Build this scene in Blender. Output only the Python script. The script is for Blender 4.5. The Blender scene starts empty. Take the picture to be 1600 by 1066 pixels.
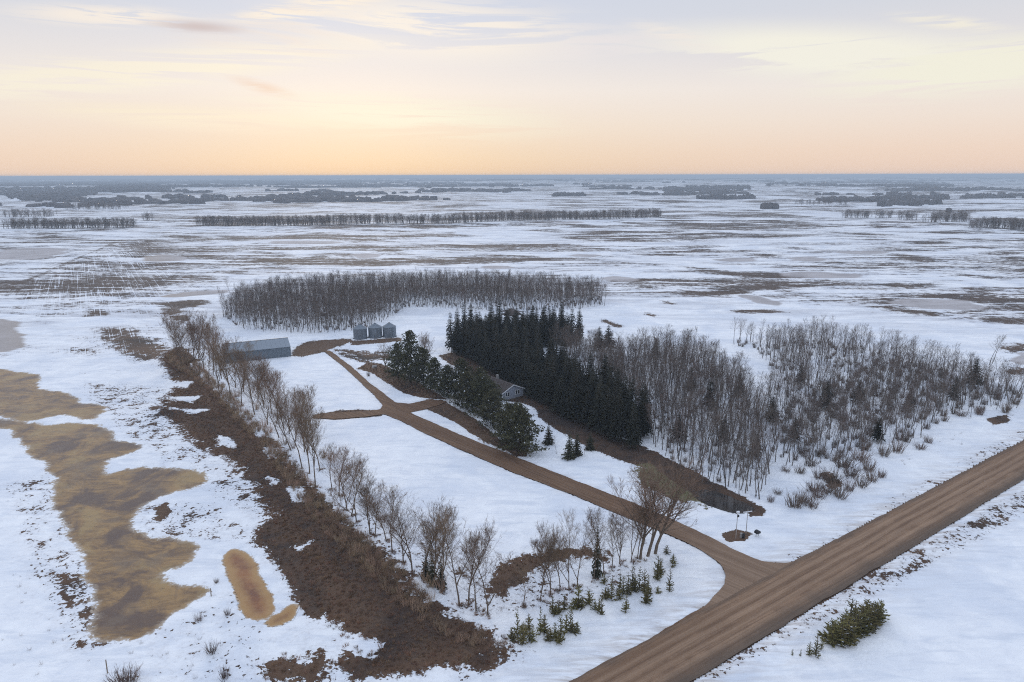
import bpy, bmesh, math, random
import numpy as np
from mathutils import Matrix, Vector, Euler
from mathutils.geometry import tessellate_polygon

random.seed(7)
C = bpy.context.scene.collection
R = math.radians

# ------------------------------------------------------------------ camera
CAMH = 60.0
FPX = 1081.0
PITCH = 13.47
ROLL = 0.14
cam_d = bpy.data.cameras.new('camera')
cam = bpy.data.objects.new('camera', cam_d)
C.objects.link(cam)
cam_d.sensor_width = 36.0
cam_d.lens = FPX * 36.0 / 1600.0
cam_d.clip_start = 0.5
cam_d.clip_end = 90000
CAMROT = (Matrix.Rotation(R(90 - PITCH), 3, 'X') @ Matrix.Rotation(R(-ROLL), 3, 'Z'))
cam.matrix_world = Matrix.Translation((0, 0, CAMH)) @ CAMROT.to_4x4()
bpy.context.scene.camera = cam

# ------------------------------------------------------------------ light and sky
SUN_AZ, SUN_EL = -13.0, 10.0           # degrees; azimuth from +Y towards +X
sc = bpy.context.scene
sc.view_settings.view_transform = 'Standard'
sc.view_settings.look = 'None'
sc.view_settings.gamma = 1
sc.view_settings.use_curve_mapping = False
sc.view_settings.exposure = 0.0
sc.cycles.max_bounces = 5
sc.cycles.diffuse_bounces = 2
sc.cycles.glossy_bounces = 2
sc.cycles.transparent_max_bounces = 8
sc.cycles.volume_bounces = 0
sc.cycles.use_denoising = False
sc.cycles.filter_width = 1.1
sc.cycles.sample_clamp_indirect = 3.0

sun_d = bpy.data.lights.new('sun', 'SUN')
sun_d.energy = 1.0
sun_d.angle = R(14)
sun_d.color = (1.0, 0.86, 0.70)
sun = bpy.data.objects.new('sun', sun_d)
C.objects.link(sun)
sd = Vector((math.sin(R(SUN_AZ)) * math.cos(R(SUN_EL)), math.cos(R(SUN_AZ)) * math.cos(R(SUN_EL)), math.sin(R(SUN_EL))))
sun.rotation_euler = sd.to_track_quat('Z', 'Y').to_euler()
sun.location = (0, 0, 200)


class NT:
    """tiny helper round a node tree"""
    def __init__(s, tree):
        s.t = tree

    def n(s, typ, **kw):
        nd = s.t.nodes.new(typ)
        for k, v in kw.items():
            if k.startswith('i_'):
                key = k[2:].replace('_', ' ')
                nd.inputs[key].default_value = v
            else:
                setattr(nd, k, v)
        return nd

    def l(s, a, b):
        s.t.links.new(a, b)

    def _in(s, sock, v):
        if isinstance(v, bpy.types.NodeSocket):
            s.t.links.new(v, sock)
        else:
            sock.default_value = v

    def m(s, op, a, b=0.0, c=None, clamp=False):
        nd = s.t.nodes.new('ShaderNodeMath')
        nd.operation = op
        nd.use_clamp = clamp
        s._in(nd.inputs[0], a)
        s._in(nd.inputs[1], b)
        if c is not None:
            s._in(nd.inputs[2], c)
        return nd.outputs[0]

    def mix(s, f, a, b, bt='MIX'):
        nd = s.t.nodes.new('ShaderNodeMix')
        nd.data_type = 'RGBA'
        nd.blend_type = bt
        s._in(nd.inputs[0], f)
        s._in(nd.inputs[6], a if isinstance(a, bpy.types.NodeSocket) else (*a, 1))
        s._in(nd.inputs[7], b if isinstance(b, bpy.types.NodeSocket) else (*b, 1))
        return nd.outputs[2]

    def rng(s, v, a, b, c=0.0, d=1.0, smooth=False):
        nd = s.t.nodes.new('ShaderNodeMapRange')
        nd.interpolation_type = 'SMOOTHSTEP' if smooth else 'LINEAR'
        s._in(nd.inputs[0], v)
        for i, x in enumerate((a, b, c, d)):
            s._in(nd.inputs[i + 1], x)
        return nd.outputs[0]

    def noise(s, vec, scale, detail=3, rough=0.5, dist=0.0, dim='3D'):
        nd = s.t.nodes.new('ShaderNodeTexNoise')
        nd.noise_dimensions = dim
        s.t.links.new(vec, nd.inputs['Vector'])
        nd.inputs['Scale'].default_value = scale
        nd.inputs['Detail'].default_value = detail
        nd.inputs['Roughness'].default_value = rough
        nd.inputs['Distortion'].default_value = dist
        return nd.outputs[0]

    def mapping(s, vec, loc=(0, 0, 0), rot=(0, 0, 0), scale=(1, 1, 1)):
        nd = s.t.nodes.new('ShaderNodeMapping')
        s.t.links.new(vec, nd.inputs[0])
        nd.inputs[1].default_value = loc
        nd.inputs[2].default_value = rot
        nd.inputs[3].default_value = scale
        return nd.outputs[0]


def build_world():
    w = bpy.data.worlds.new('World')
    sc.world = w
    w.use_nodes = True
    t = w.node_tree
    t.nodes.clear()
    g = NT(t)
    out = g.n('ShaderNodeOutputWorld')
    geo = g.n('ShaderNodeNewGeometry')
    d = g.n('ShaderNodeTexCoord').outputs['Generated']
    sep = g.n('ShaderNodeSeparateXYZ')
    g.l(d, sep.inputs[0])
    X, Y, Z = sep.outputs
    az = g.m('ARCTAN2', X, Y)                              # radians, 0 straight ahead
    el = g.m('ARCSINE', g.m('MINIMUM', g.m('MAXIMUM', Z, -1.0), 1.0))

    def ramp(stops):
        r = g.n('ShaderNodeValToRGB')
        g.l(g.m('MAXIMUM', Z, 0.0), r.inputs[0])
        e = r.color_ramp.elements
        while len(e) > 1:
            e.remove(e[-1])
        e[0].position = stops[0][0]
        e[0].color = (*stops[0][1], 1)
        for p, c in stops[1:]:
            x = e.new(p)
            x.color = (*c, 1)
        return r.outputs[0]
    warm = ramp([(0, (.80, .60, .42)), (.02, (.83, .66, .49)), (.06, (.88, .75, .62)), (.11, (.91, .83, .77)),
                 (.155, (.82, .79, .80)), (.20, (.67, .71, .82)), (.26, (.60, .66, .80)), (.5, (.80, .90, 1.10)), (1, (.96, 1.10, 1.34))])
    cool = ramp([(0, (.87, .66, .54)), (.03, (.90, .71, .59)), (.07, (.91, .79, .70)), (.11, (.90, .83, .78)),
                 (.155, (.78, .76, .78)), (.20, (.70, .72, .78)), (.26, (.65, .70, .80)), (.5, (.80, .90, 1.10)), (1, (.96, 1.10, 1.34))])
    da = g.m('SUBTRACT', az, R(-9.0))
    fa = g.m('POWER', 2.718, g.m('MULTIPLY', g.m('MULTIPLY', da, da), -7.0))
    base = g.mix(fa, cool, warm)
    # thin cloud, in (azimuth, elevation)
    cv = g.n('ShaderNodeCombineXYZ')
    g.l(az, cv.inputs[0])
    g.l(g.m('MULTIPLY', el, 3.6), cv.inputs[1])
    ae = cv.outputs[0]
    wisp = g.noise(g.mapping(ae, rot=(0, 0, R(8)), scale=(1, 3.2, 1)), 3.4, 7, .62, .9)
    streak = g.noise(g.mapping(ae, loc=(3, 1, 0), rot=(0, 0, R(-7)), scale=(1, 6, 1)), 3.0, 6, .6, 1.4)
    fine = g.noise(g.mapping(ae, loc=(3, 4, 0), scale=(1, 4, 1)), 14, 5, .6, .5)

    def blob(px, py, rx, ry, rot, tex, lo, hi):
        a0 = math.atan((px - 800) / FPX / 0.98)
        e0 = (274 - py) / FPX * 0.97
        v = g.n('ShaderNodeCombineXYZ')
        g.l(g.m('SUBTRACT', az, a0), v.inputs[0])
        g.l(g.m('SUBTRACT', el, e0), v.inputs[1])
        mp = g.mapping(v.outputs[0], rot=(0, 0, R(rot)))
        mp = g.mapping(mp, scale=(FPX / rx, FPX / ry, 1))
        ln = g.n('ShaderNodeVectorMath', operation='LENGTH')
        g.l(mp, ln.inputs[0])
        fall = g.rng(ln.outputs[1], 0, 1.0, 1, 0, True)
        tx = g.rng(tex, lo, hi, 0, 1, True)
        return g.m('MULTIPLY', fall, tx)
    col = base
    cream = (.95, .90, .78)
    pale = (.95, .91, .76)
    for (px, py, rx, ry, rot, tex, lo, hi, c, st) in [
        (700, 66, 300, 60, 3, wisp, .42, .52, (.94, .87, .79), 1.0),
        (560, 30, 160, 24, -14, fine, .44, .56, (.94, .86, .76), .9),
        (470, 52, 90, 14, -10, fine, .42, .54, (.94, .86, .76), .9),
        (230, 72, 150, 18, -3, fine, .40, .54, (.94, .86, .78), .9),
        (30, 45, 110, 20, -10, fine, .42, .55, (.93, .86, .80), .8),
        (240, 140, 460, 34, -9, streak, .40, .52, (.95, .88, .74), .95),
        (640, 185, 330, 44, 3, streak, .40, .52, (.90, .89, .74), .62),
        (330, 195, 300, 22, 2, wisp, .38, .56, (.94, .84, .68), .8),
        (1240, 110, 330, 48, 6, wisp, .40, .50, (.94, .91, .80), 1.0),
        (1480, 140, 270, 46, -4, streak, .40, .52, (.93, .90, .76), 1.0),
        (1040, 80, 100, 16, 16, fine, .35, .55, (.90, .84, .78), .75),
        (1420, 86, 90, 12, 12, fine, .35, .55, (.92, .87, .76), .8),
        (480, 78, 200, 60, -12, wisp, .46, .66, (.90, .79, .70), .6),
        (355, 76, 85, 11, 0, fine, .30, .5, (.60, .50, .50), .6),
        (440, 150, 60, 12, 14, fine, .3, .5, (.86, .66, .54), .55),
        (950, 90, 200, 40, 4, wisp, .4, .65, (.86, .80, .80), .5),
    ]:
        f = g.m('MINIMUM', g.m('MULTIPLY', blob(px, py, rx, ry, rot, tex, lo, hi), st * 1.35), .95)
        col = g.mix(f, col, c)
    # the rest of the sky keeps the same thin veil of cloud
    veil = g.m('MULTIPLY', g.rng(g.noise(d, 2.2, 5, .55, .5), .42, .7, 0, 1, True), .22)
    col = g.mix(g.m('MULTIPLY', veil, g.rng(Z, .2, .4, 0, 1)), col, (.78, .80, .86))
    # physical dusk sky as a faint base
    sky = g.n('ShaderNodeTexSky', sky_type='NISHITA', sun_disc=False)
    sky.sun_elevation = R(SUN_EL)
    sky.sun_rotation = R(SUN_AZ)
    bg1 = g.n('ShaderNodeBackground')
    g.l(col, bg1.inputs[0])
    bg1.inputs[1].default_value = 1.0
    bg2 = g.n('ShaderNodeBackground')
    g.l(sky.outputs[0], bg2.inputs[0])
    bg2.inputs[1].default_value = 0.05
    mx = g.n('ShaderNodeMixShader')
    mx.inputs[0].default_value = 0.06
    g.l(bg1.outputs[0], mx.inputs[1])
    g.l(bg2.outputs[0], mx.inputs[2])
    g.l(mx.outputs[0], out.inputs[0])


build_world()

# ------------------------------------------------------------------ numeric helpers
_rs = np.random.RandomState(3)
_perm = _rs.rand(256, 256).astype(np.float32)


def vnoise(x, y):
    xi = np.floor(x).astype(np.int64)
    yi = np.floor(y).astype(np.int64)
    fx = x - xi
    fy = y - yi
    fx = fx * fx * (3 - 2 * fx)
    fy = fy * fy * (3 - 2 * fy)
    a = _perm[xi & 255, yi & 255]
    b = _perm[(xi + 1) & 255, yi & 255]
    c = _perm[xi & 255, (yi + 1) & 255]
    d = _perm[(xi + 1) & 255, (yi + 1) & 255]
    return (a * (1 - fx) + b * fx) * (1 - fy) + (c * (1 - fx) + d * fx) * fy


def fbm(x, y, o=4, g=0.5):
    s = 0
    a = 1
    t = 0
    for i in range(o):
        s = s + a * vnoise(x * 2 ** i + 17.3 * i, y * 2 ** i + 5.1 * i)
        t += a
        a *= g
    return s / t * 2 - 1


def sstep(a, b, x):
    t = np.clip((x - a) / (b - a), 0, 1)
    return t * t * (3 - 2 * t)


def h0(x, y):
    x = np.asarray(x, dtype=np.float64)
    y = np.asarray(y, dtype=np.float64)
    r = np.hypot(x, y)
    z = 0.18 * fbm(x / 14 + 40, y / 14, 3)
    z = z + sstep(330, 900, r) * 4.5 * fbm(x / 170 + 3, y / 170 + 9, 4, .45)
    z = z + sstep(1500, 5000, r) * 22 * fbm(x / 1500 + 8, y / 1500 + 2, 4, .5)
    return z


CR = np.array(CAMROT)


def W(px, py):
    """pixel of the photograph (1600 wide) -> point on the terrain"""
    d = CR @ np.array([(px - 800) / FPX, (533 - py) / FPX, -1.0])
    z = 0.0
    for _ in range(8):
        t = (z - CAMH) / min(d[2], -0.002)
        p = d * t
        z = 0.5 * z + 0.5 * float(h0(p[0], p[1]))
    return float(p[0]), float(p[1])


def WP(pts):
    return np.array([W(*p) for p in pts])


def dense_outline(P, step, amp, seed=0, scale=6.0):
    """fractal outline of polygon P"""
    out = []
    n = len(P)
    for i in range(n):
        a, b = P[i], P[(i + 1) % n]
        L = np.hypot(*(b - a))
        k = max(1, int(L / step))
        for j in range(k):
            out.append(a + (b - a) * j / k)
    Q = np.array(out)
    # soften corners
    for _ in range(2):
        Q = 0.25 * np.roll(Q, 1, 0) + 0.5 * Q + 0.25 * np.roll(Q, -1, 0)
    dx = fbm(Q[:, 0] / scale + seed, Q[:, 1] / scale, 4, .6)
    dy = fbm(Q[:, 0] / scale + 50 + seed, Q[:, 1] / scale + 31, 4, .6)
    return Q + amp * np.stack([dx, dy], 1)


def sdf(P, x, y):
    """signed distance, positive inside, of polygon P for arrays x, y"""
    n = len(P)
    best = np.full(x.shape, 1e18)
    inside = np.zeros(x.shape, bool)
    for i in range(n):
        ax, ay = P[i]
        bx, by = P[(i + 1) % n]
        ex, ey = bx - ax, by - ay
        L2 = ex * ex + ey * ey + 1e-12
        t = np.clip(((x - ax) * ex + (y - ay) * ey) / L2, 0, 1)
        best = np.minimum(best, (x - ax - t * ex) ** 2 + (y - ay - t * ey) ** 2)
        if ay != by:
            c = ((ay > y) != (by > y)) & (x < (bx - ax) * (y - ay) / (by - ay) + ax)
            inside ^= c
    dd = np.sqrt(best)
    return np.where(inside, dd, -dd)


def sdf_box(P, x, y, margin):
    """sdf only near P, -margin elsewhere"""
    res = np.full(x.shape, -float(margin))
    lo = P.min(0) - margin
    hi = P.max(0) + margin
    m = (x > lo[0]) & (x < hi[0]) & (y > lo[1]) & (y < hi[1])
    if m.any():
        res[m] = np.maximum(sdf(P, x[m], y[m]), -margin)
    return res


def ell(cx, cy, rx, ry, slope=0.0, n=22):
    return [(cx + rx * math.cos(a), cy + ry * math.sin(a) + slope * rx * math.cos(a)) for a in [2 * math.pi * i / n for i in range(n)]]


# ------------------------------------------------------------------ layout (traced on the terrain)
RU = np.array(W(1600, 688))
RL = np.array(W(885, 1066))
rd = (RL - RU) / np.linalg.norm(RL - RU)        # along the road, towards the camera side
rn = np.array([-rd[1], rd[0]])
if np.dot(np.array(W(1330, 905)) - RU, rn) < 0:
    rn = -rn
RW = 8.6
road_ang = math.atan2(rd[1], rd[0])
ROAD = np.array([RU - rd * 900, RL + rd * 260, RL + rd * 260 + rn * RW, RU - rd * 900 + rn * RW])

DRIVE = WP([(1330, 850), (1230, 879), (1192, 877), (1150, 861), (1100, 834), (1040, 806), (960, 775), (880, 743), (800, 711), (744, 690),
            (714, 678), (673, 659), (650, 650), (641, 644), (662, 640), (684, 634), (700, 628), (672, 624), (640, 631), (618, 629), (596, 612), (575, 596), (548, 572), (515, 548),
            (506, 549), (538, 574), (565, 599), (585, 618), (598, 633), (594, 640), (560, 643), (520, 645), (492, 648), (488, 653),
            (520, 655), (570, 651), (600, 647), (625, 657), (660, 675), (720, 703), (800, 738), (880, 768), (940, 792), (1000, 816), (1060, 843),
            (1100, 862), (1125, 882), (1134, 897), (1131, 915), (1105, 943), (1060, 972), (1010, 1000), (960, 1028), (1080, 1010), (1250, 920)])

SLOUGH = WP([(-120, 560), (0, 577), (62, 588), (47, 603), (119, 624), (166, 638), (152, 652), (104, 648), (47, 657), (14, 648), (-40, 650), (-30, 656), (14, 656), (52, 668),
             (110, 662), (157, 662), (176, 688), (223, 698), (204, 707), (161, 717),
             (147, 736), (166, 750), (190, 736), (228, 731), (304, 740), (323, 752), (266, 769), (228, 783), (195, 802), (204, 830), (247, 842), (308, 845),
             (317, 864), (285, 883), (237, 897), (256, 916), (318, 918), (313, 932), (270, 944), (251, 963), (223, 994), (185, 994), (161, 968), (176, 940),
             (147, 902), (133, 849), (95, 797), (95, 750), (71, 717), (43, 688), (30, 672), (-60, 660), (-140, 650)])
POND = WP([(351, 866), (358, 857), (370, 859), (389, 868), (396, 884), (403, 902), (414, 922), (423, 940), (426, 955), (415, 966), (400, 968), (386, 960), (378, 945), (375, 930), (367, 910), (361, 892), (354, 878)])
RIM = WP([(412, 972), (428, 965), (445, 962), (456, 950), (459, 938), (464, 952), (458, 968), (440, 977), (420, 978)])
FLOOD = WP([(394, 845), (403, 822), (430, 822), (455, 850), (470, 880), (495, 935), (490, 955), (468, 963), (458, 925), (445, 895), (420, 880), (415, 862)])
DITCH = WP([(1080, 770), (1100, 762), (1150, 778), (1190, 800), (1160, 803), (1120, 795), (1090, 785)])

WATERS = [('meltwater_slough', SLOUGH, 'slough', 2.6), ('meltwater_pond', POND, 'pond', .25), ('pond_outlet', RIM, 'pond', .3), ('ditch_pool', DITCH, 'ditch', 1.0)]
for px_ in [(1283, 430, 62, 4.6, .03), (1262, 405, 27, 3.8, .03), (1150, 406, 33, 2.6, 0), (1190, 469, 30, 5, .2), (1468, 476, 62, 8, .06), (570, 400, 20, 3.6, 0),
            (912, 399, 25, 2.2, 0), (966, 435, 26, 3.4, .06), (773, 417, 22, 2.0, 0), (258, 404, 33, 5.5, 0), (307, 459, 50, 3.6, -.09), (40, 397, 60, 7, -.05),
            (-4, 525, 34, 26, .2), (480, 379, 60, 2.6, 0), (1350, 395, 40, 2.2, 0), (1590, 560, 20, 8, 0), (890, 348, 22, 1.6, 0)]:
    P_ = WP(ell(*px_))
    WATERS.append(('frozen_slough', P_, 'far', 4.0))

WATERS = [(nm, dense_outline(P, 1.2, amp, i * 3, 9.0 if amp > 1.5 else 5.0) if kind != 'far' else dense_outline(P, 5.0, 5.0, i * 3, 16.0), kind, amp) for i, (nm, P, kind, amp) in enumerate(WATERS)]
_w = dict((nm, P) for nm, P, k_, a_ in WATERS)
SLOUGH, POND = _w['meltwater_slough'], _w['meltwater_pond']

# bare / brown ground: (polygon px, peak value, width metres)
BARE = [
    ([(243, 560), (262, 548), (285, 540), (300, 555), (350, 600), (400, 655), (419, 679), (452, 721), (495, 769), (557, 826), (609, 869), (647, 911), (685, 944), (751, 982), (800, 1000), (812, 1012), (765, 1040),
      (732, 1049), (685, 1040), (640, 1058), (590, 1052), (557, 1014), (514, 978), (493, 949), (470, 880), (430, 822), (427, 816), (394, 759), (351, 721), (304, 698), (250, 645), (256, 620), (275, 600), (262, 580)], .82, 3.6),
    ([(394, 845), (403, 820), (440, 800), (520, 860), (560, 930), (510, 965), (480, 968), (463, 950), (452, 918), (436, 890), (418, 876), (412, 858)], .9, 2.0),
    ([(405, 1052), (440, 1018), (470, 1030), (500, 1010), (525, 1040), (500, 1075), (440, 1080)], .42, 2),
    ([(540, 1000), (590, 1020), (600, 1060), (560, 1075), (520, 1040)], .3, 2),
    ([(760, 916), (784, 880), (816, 864), (856, 860), (920, 854), (960, 862), (952, 878), (888, 873), (840, 892), (800, 920), (772, 938)], .72, 2.6),
    ([(556, 577), (575, 566), (594, 568), (628, 582), (673, 608), (700, 625), (657, 622), (633, 615), (599, 595), (580, 582)], .9, 1.2),
    ([(664, 641), (690, 625), (745, 655), (779, 685), (828, 695), (822, 714), (790, 714), (764, 704), (738, 684), (708, 660), (680, 647)], .95, 1.0),
    ([(684, 556), (720, 548), (760, 563), (830, 606), (880, 640), (840, 640), (815, 630), (780, 625), (752, 600), (720, 580)], 1.0, 1.5),
    ([(828, 618), (900, 645), (960, 680), (1020, 703), (1100, 745), (1192, 793), (1196, 800), (1130, 797), (1060, 772), (1020, 735), (976, 722), (930, 704), (880, 678), (842, 652)], .95, 1.4),
    ([(985, 735), (1030, 722), (1090, 765), (1150, 800), (1100, 792), (1040, 780), (1000, 762)], .55, 2.0),
    ([(455, 545), (482, 533), (545, 529), (560, 532), (530, 541), (500, 552), (470, 558), (455, 556)], .75, 2.0),
    ([(545, 533), (625, 527), (632, 533), (590, 537), (550, 540)], .6, 1.6),
    ([(520, 545), (600, 550), (620, 560), (570, 566), (540, 556)], .25, 3),
    ([(490, 648), (530, 641), (598, 640), (596, 650), (530, 656), (488, 654)], .9, .8),
    ([(1124, 833), (1148, 828), (1180, 832), (1164, 845), (1138, 848)], .9, .8),
    ([(1165, 799), (1196, 798), (1192, 806), (1172, 808)], .9, .8),
    ([(240, 478), (280, 468), (335, 466), (328, 474), (295, 482), (278, 492), (262, 494), (255, 486)], .95, 3),
    ([(264, 494), (290, 492), (300, 500), (285, 506), (268, 502)], .8, 2),
    ([(150, 512), (200, 510), (250, 530), (270, 548), (250, 560), (220, 565), (180, 545), (150, 530)], .5, 5),
    ([(125, 480), (165, 482), (170, 492), (135, 495)], .6, 4),
    ([(160, 385), (230, 372), (300, 385), (330, 400), (250, 398), (180, 402)], .6, 12),
    ([(60, 420), (150, 396), (210, 420), (330, 430), (350, 440), (290, 450), (180, 470), (100, 480), (40, 460)], .42, 12),
    ([(250, 364), (350, 372), (330, 380), (260, 374)], .5, 9),
    ([(340, 368), (460, 368), (620, 374), (600, 378), (450, 374), (350, 378)], .6, 6),
    ([(780, 488), (797, 481), (816, 488)], .8, 1.5),
    ([(240, 795), (262, 784), (270, 800), (250, 818), (240, 812)], .6, 1.2),
    ([(845, 627), (870, 632), (872, 640), (840, 640)], .3, 2),
    ([(1540, 655), (1575, 648), (1578, 660), (1550, 664)], .8, 1.2),
    ([(1280, 740), (1300, 735), (1320, 760), (1295, 768)], .5, 1.5),
    ([(940, 497), (975, 510), (965, 512), (940, 503)], .7, 2),
    ([(0, 452), (60, 428), (130, 398), (180, 376), (184, 379), (130, 403), (60, 434), (0, 462)], .75, 3),
    # speckled stubble showing through thin snow
    ([(20, 760), (80, 740), (140, 880), (190, 1000), (120, 1010), (60, 900)], -.17, 6),
    ([(90, 850), (140, 900), (180, 1000), (150, 1010), (100, 930)], -.02, 4),
    ([(140, 600), (260, 610), (330, 700), (400, 800), (330, 740), (230, 700), (170, 640)], -.12, 8),
    ([(230, 900), (540, 960), (560, 1066), (200, 1066)], -.36, 8),
    ([(220, 790), (330, 790), (400, 840), (320, 842), (220, 830)], -.17, 4),
    ([(1300, 930), (1600, 770), (1600, 800), (1320, 950), (1100, 1066), (1070, 1066)], -.12, 2.2),
    ([(1235, 870), (1600, 668), (1600, 685), (1260, 880)], -.24, 2.2),
    ([(560, 800), (700, 930), (760, 970), (840, 950), (960, 930), (1000, 880), (930, 900), (860, 910), (760, 900), (650, 840)], -.22, 3),
]
for c in [(1178, 486, 38, 3.6, 0), (1249, 446, 38, 4, .08), (1127, 425, 70, 4, .12), (1421, 446, 50, 5, 0), (1421, 486, 62, 5, .12), (1431, 405, 50, 7, .12),
          (1526, 432, 50, 3.6, .06), (1550, 463, 55, 8, .12), (1590, 545, 25, 9, 0), (1195, 400, 35, 3.5, .03), (1240, 388, 40, 2.2, .02), (1455, 380, 45, 4, 0),
          (1094, 385, 45, 2, 0), (700, 368, 60, 1.8, .03), (640, 355, 40, 1.6, .1), (912, 374, 35, 3, .1), (1000, 350, 45, 2, .08), (850, 360, 30, 2, 0),
          (1060, 345, 40, 1.6, 0), (1340, 365, 70, 2.2, .05), (1150, 352, 40, 2, 0), (1390, 354, 40, 2.2, .02), (1570, 395, 40, 4, 0), (980, 440, 40, 2, .06),
          (1040, 472, 14, 2, .2), (1016, 492, 9, 2, .3), (800, 400, 60, 1.6, .04), (1300, 410, 30, 1.6, 0), (440, 410, 60, 6, 0), (420, 400, 50, 2, 0), (1075, 455, 30, 3, .1),
          (1160, 337, 30, 2.0, 0), (1540, 410, 45, 2.2, 0), (1140, 366, 80, 1.6, 0), (750, 385, 60, 1.6, .05), (560, 430, 50, 1.5, 0), (1590, 580, 20, 5, 0), (1560, 500, 45, 5, .1), (1510, 487, 40, 4, 0)]:
    BARE.append((ell(*c), .55, 5))

# snow strips kept inside brown ground
SNOWY = [
    [(647, 643), (666, 643), (688, 651), (707, 660), (741, 685), (732, 686), (714, 677), (673, 658), (648, 649)],
    [(740, 684), (760, 690), (800, 708), (812, 716), (790, 714), (750, 697)],
    [(300, 568), (318, 572), (352, 606), (392, 650), (414, 676), (408, 680), (380, 652), (340, 612), (305, 580)],
    [(728, 585), (742, 590), (740, 600), (728, 598)],
    [(448, 762), (462, 764), (472, 784), (460, 784)],
    [(420, 746), (436, 750), (430, 756)],
    [(455, 856), (484, 848), (470, 862)],
    [(340, 680), (370, 688), (366, 700), (345, 695)],
    [(415, 700), (430, 706), (425, 714)],
    [(545, 1000), (590, 1006), (575, 1016)],
    [(255, 600), (300, 596), (290, 606)],
    [(265, 622), (315, 618), (300, 630)],
    [(270, 638), (330, 640), (300, 648)],
]


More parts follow.
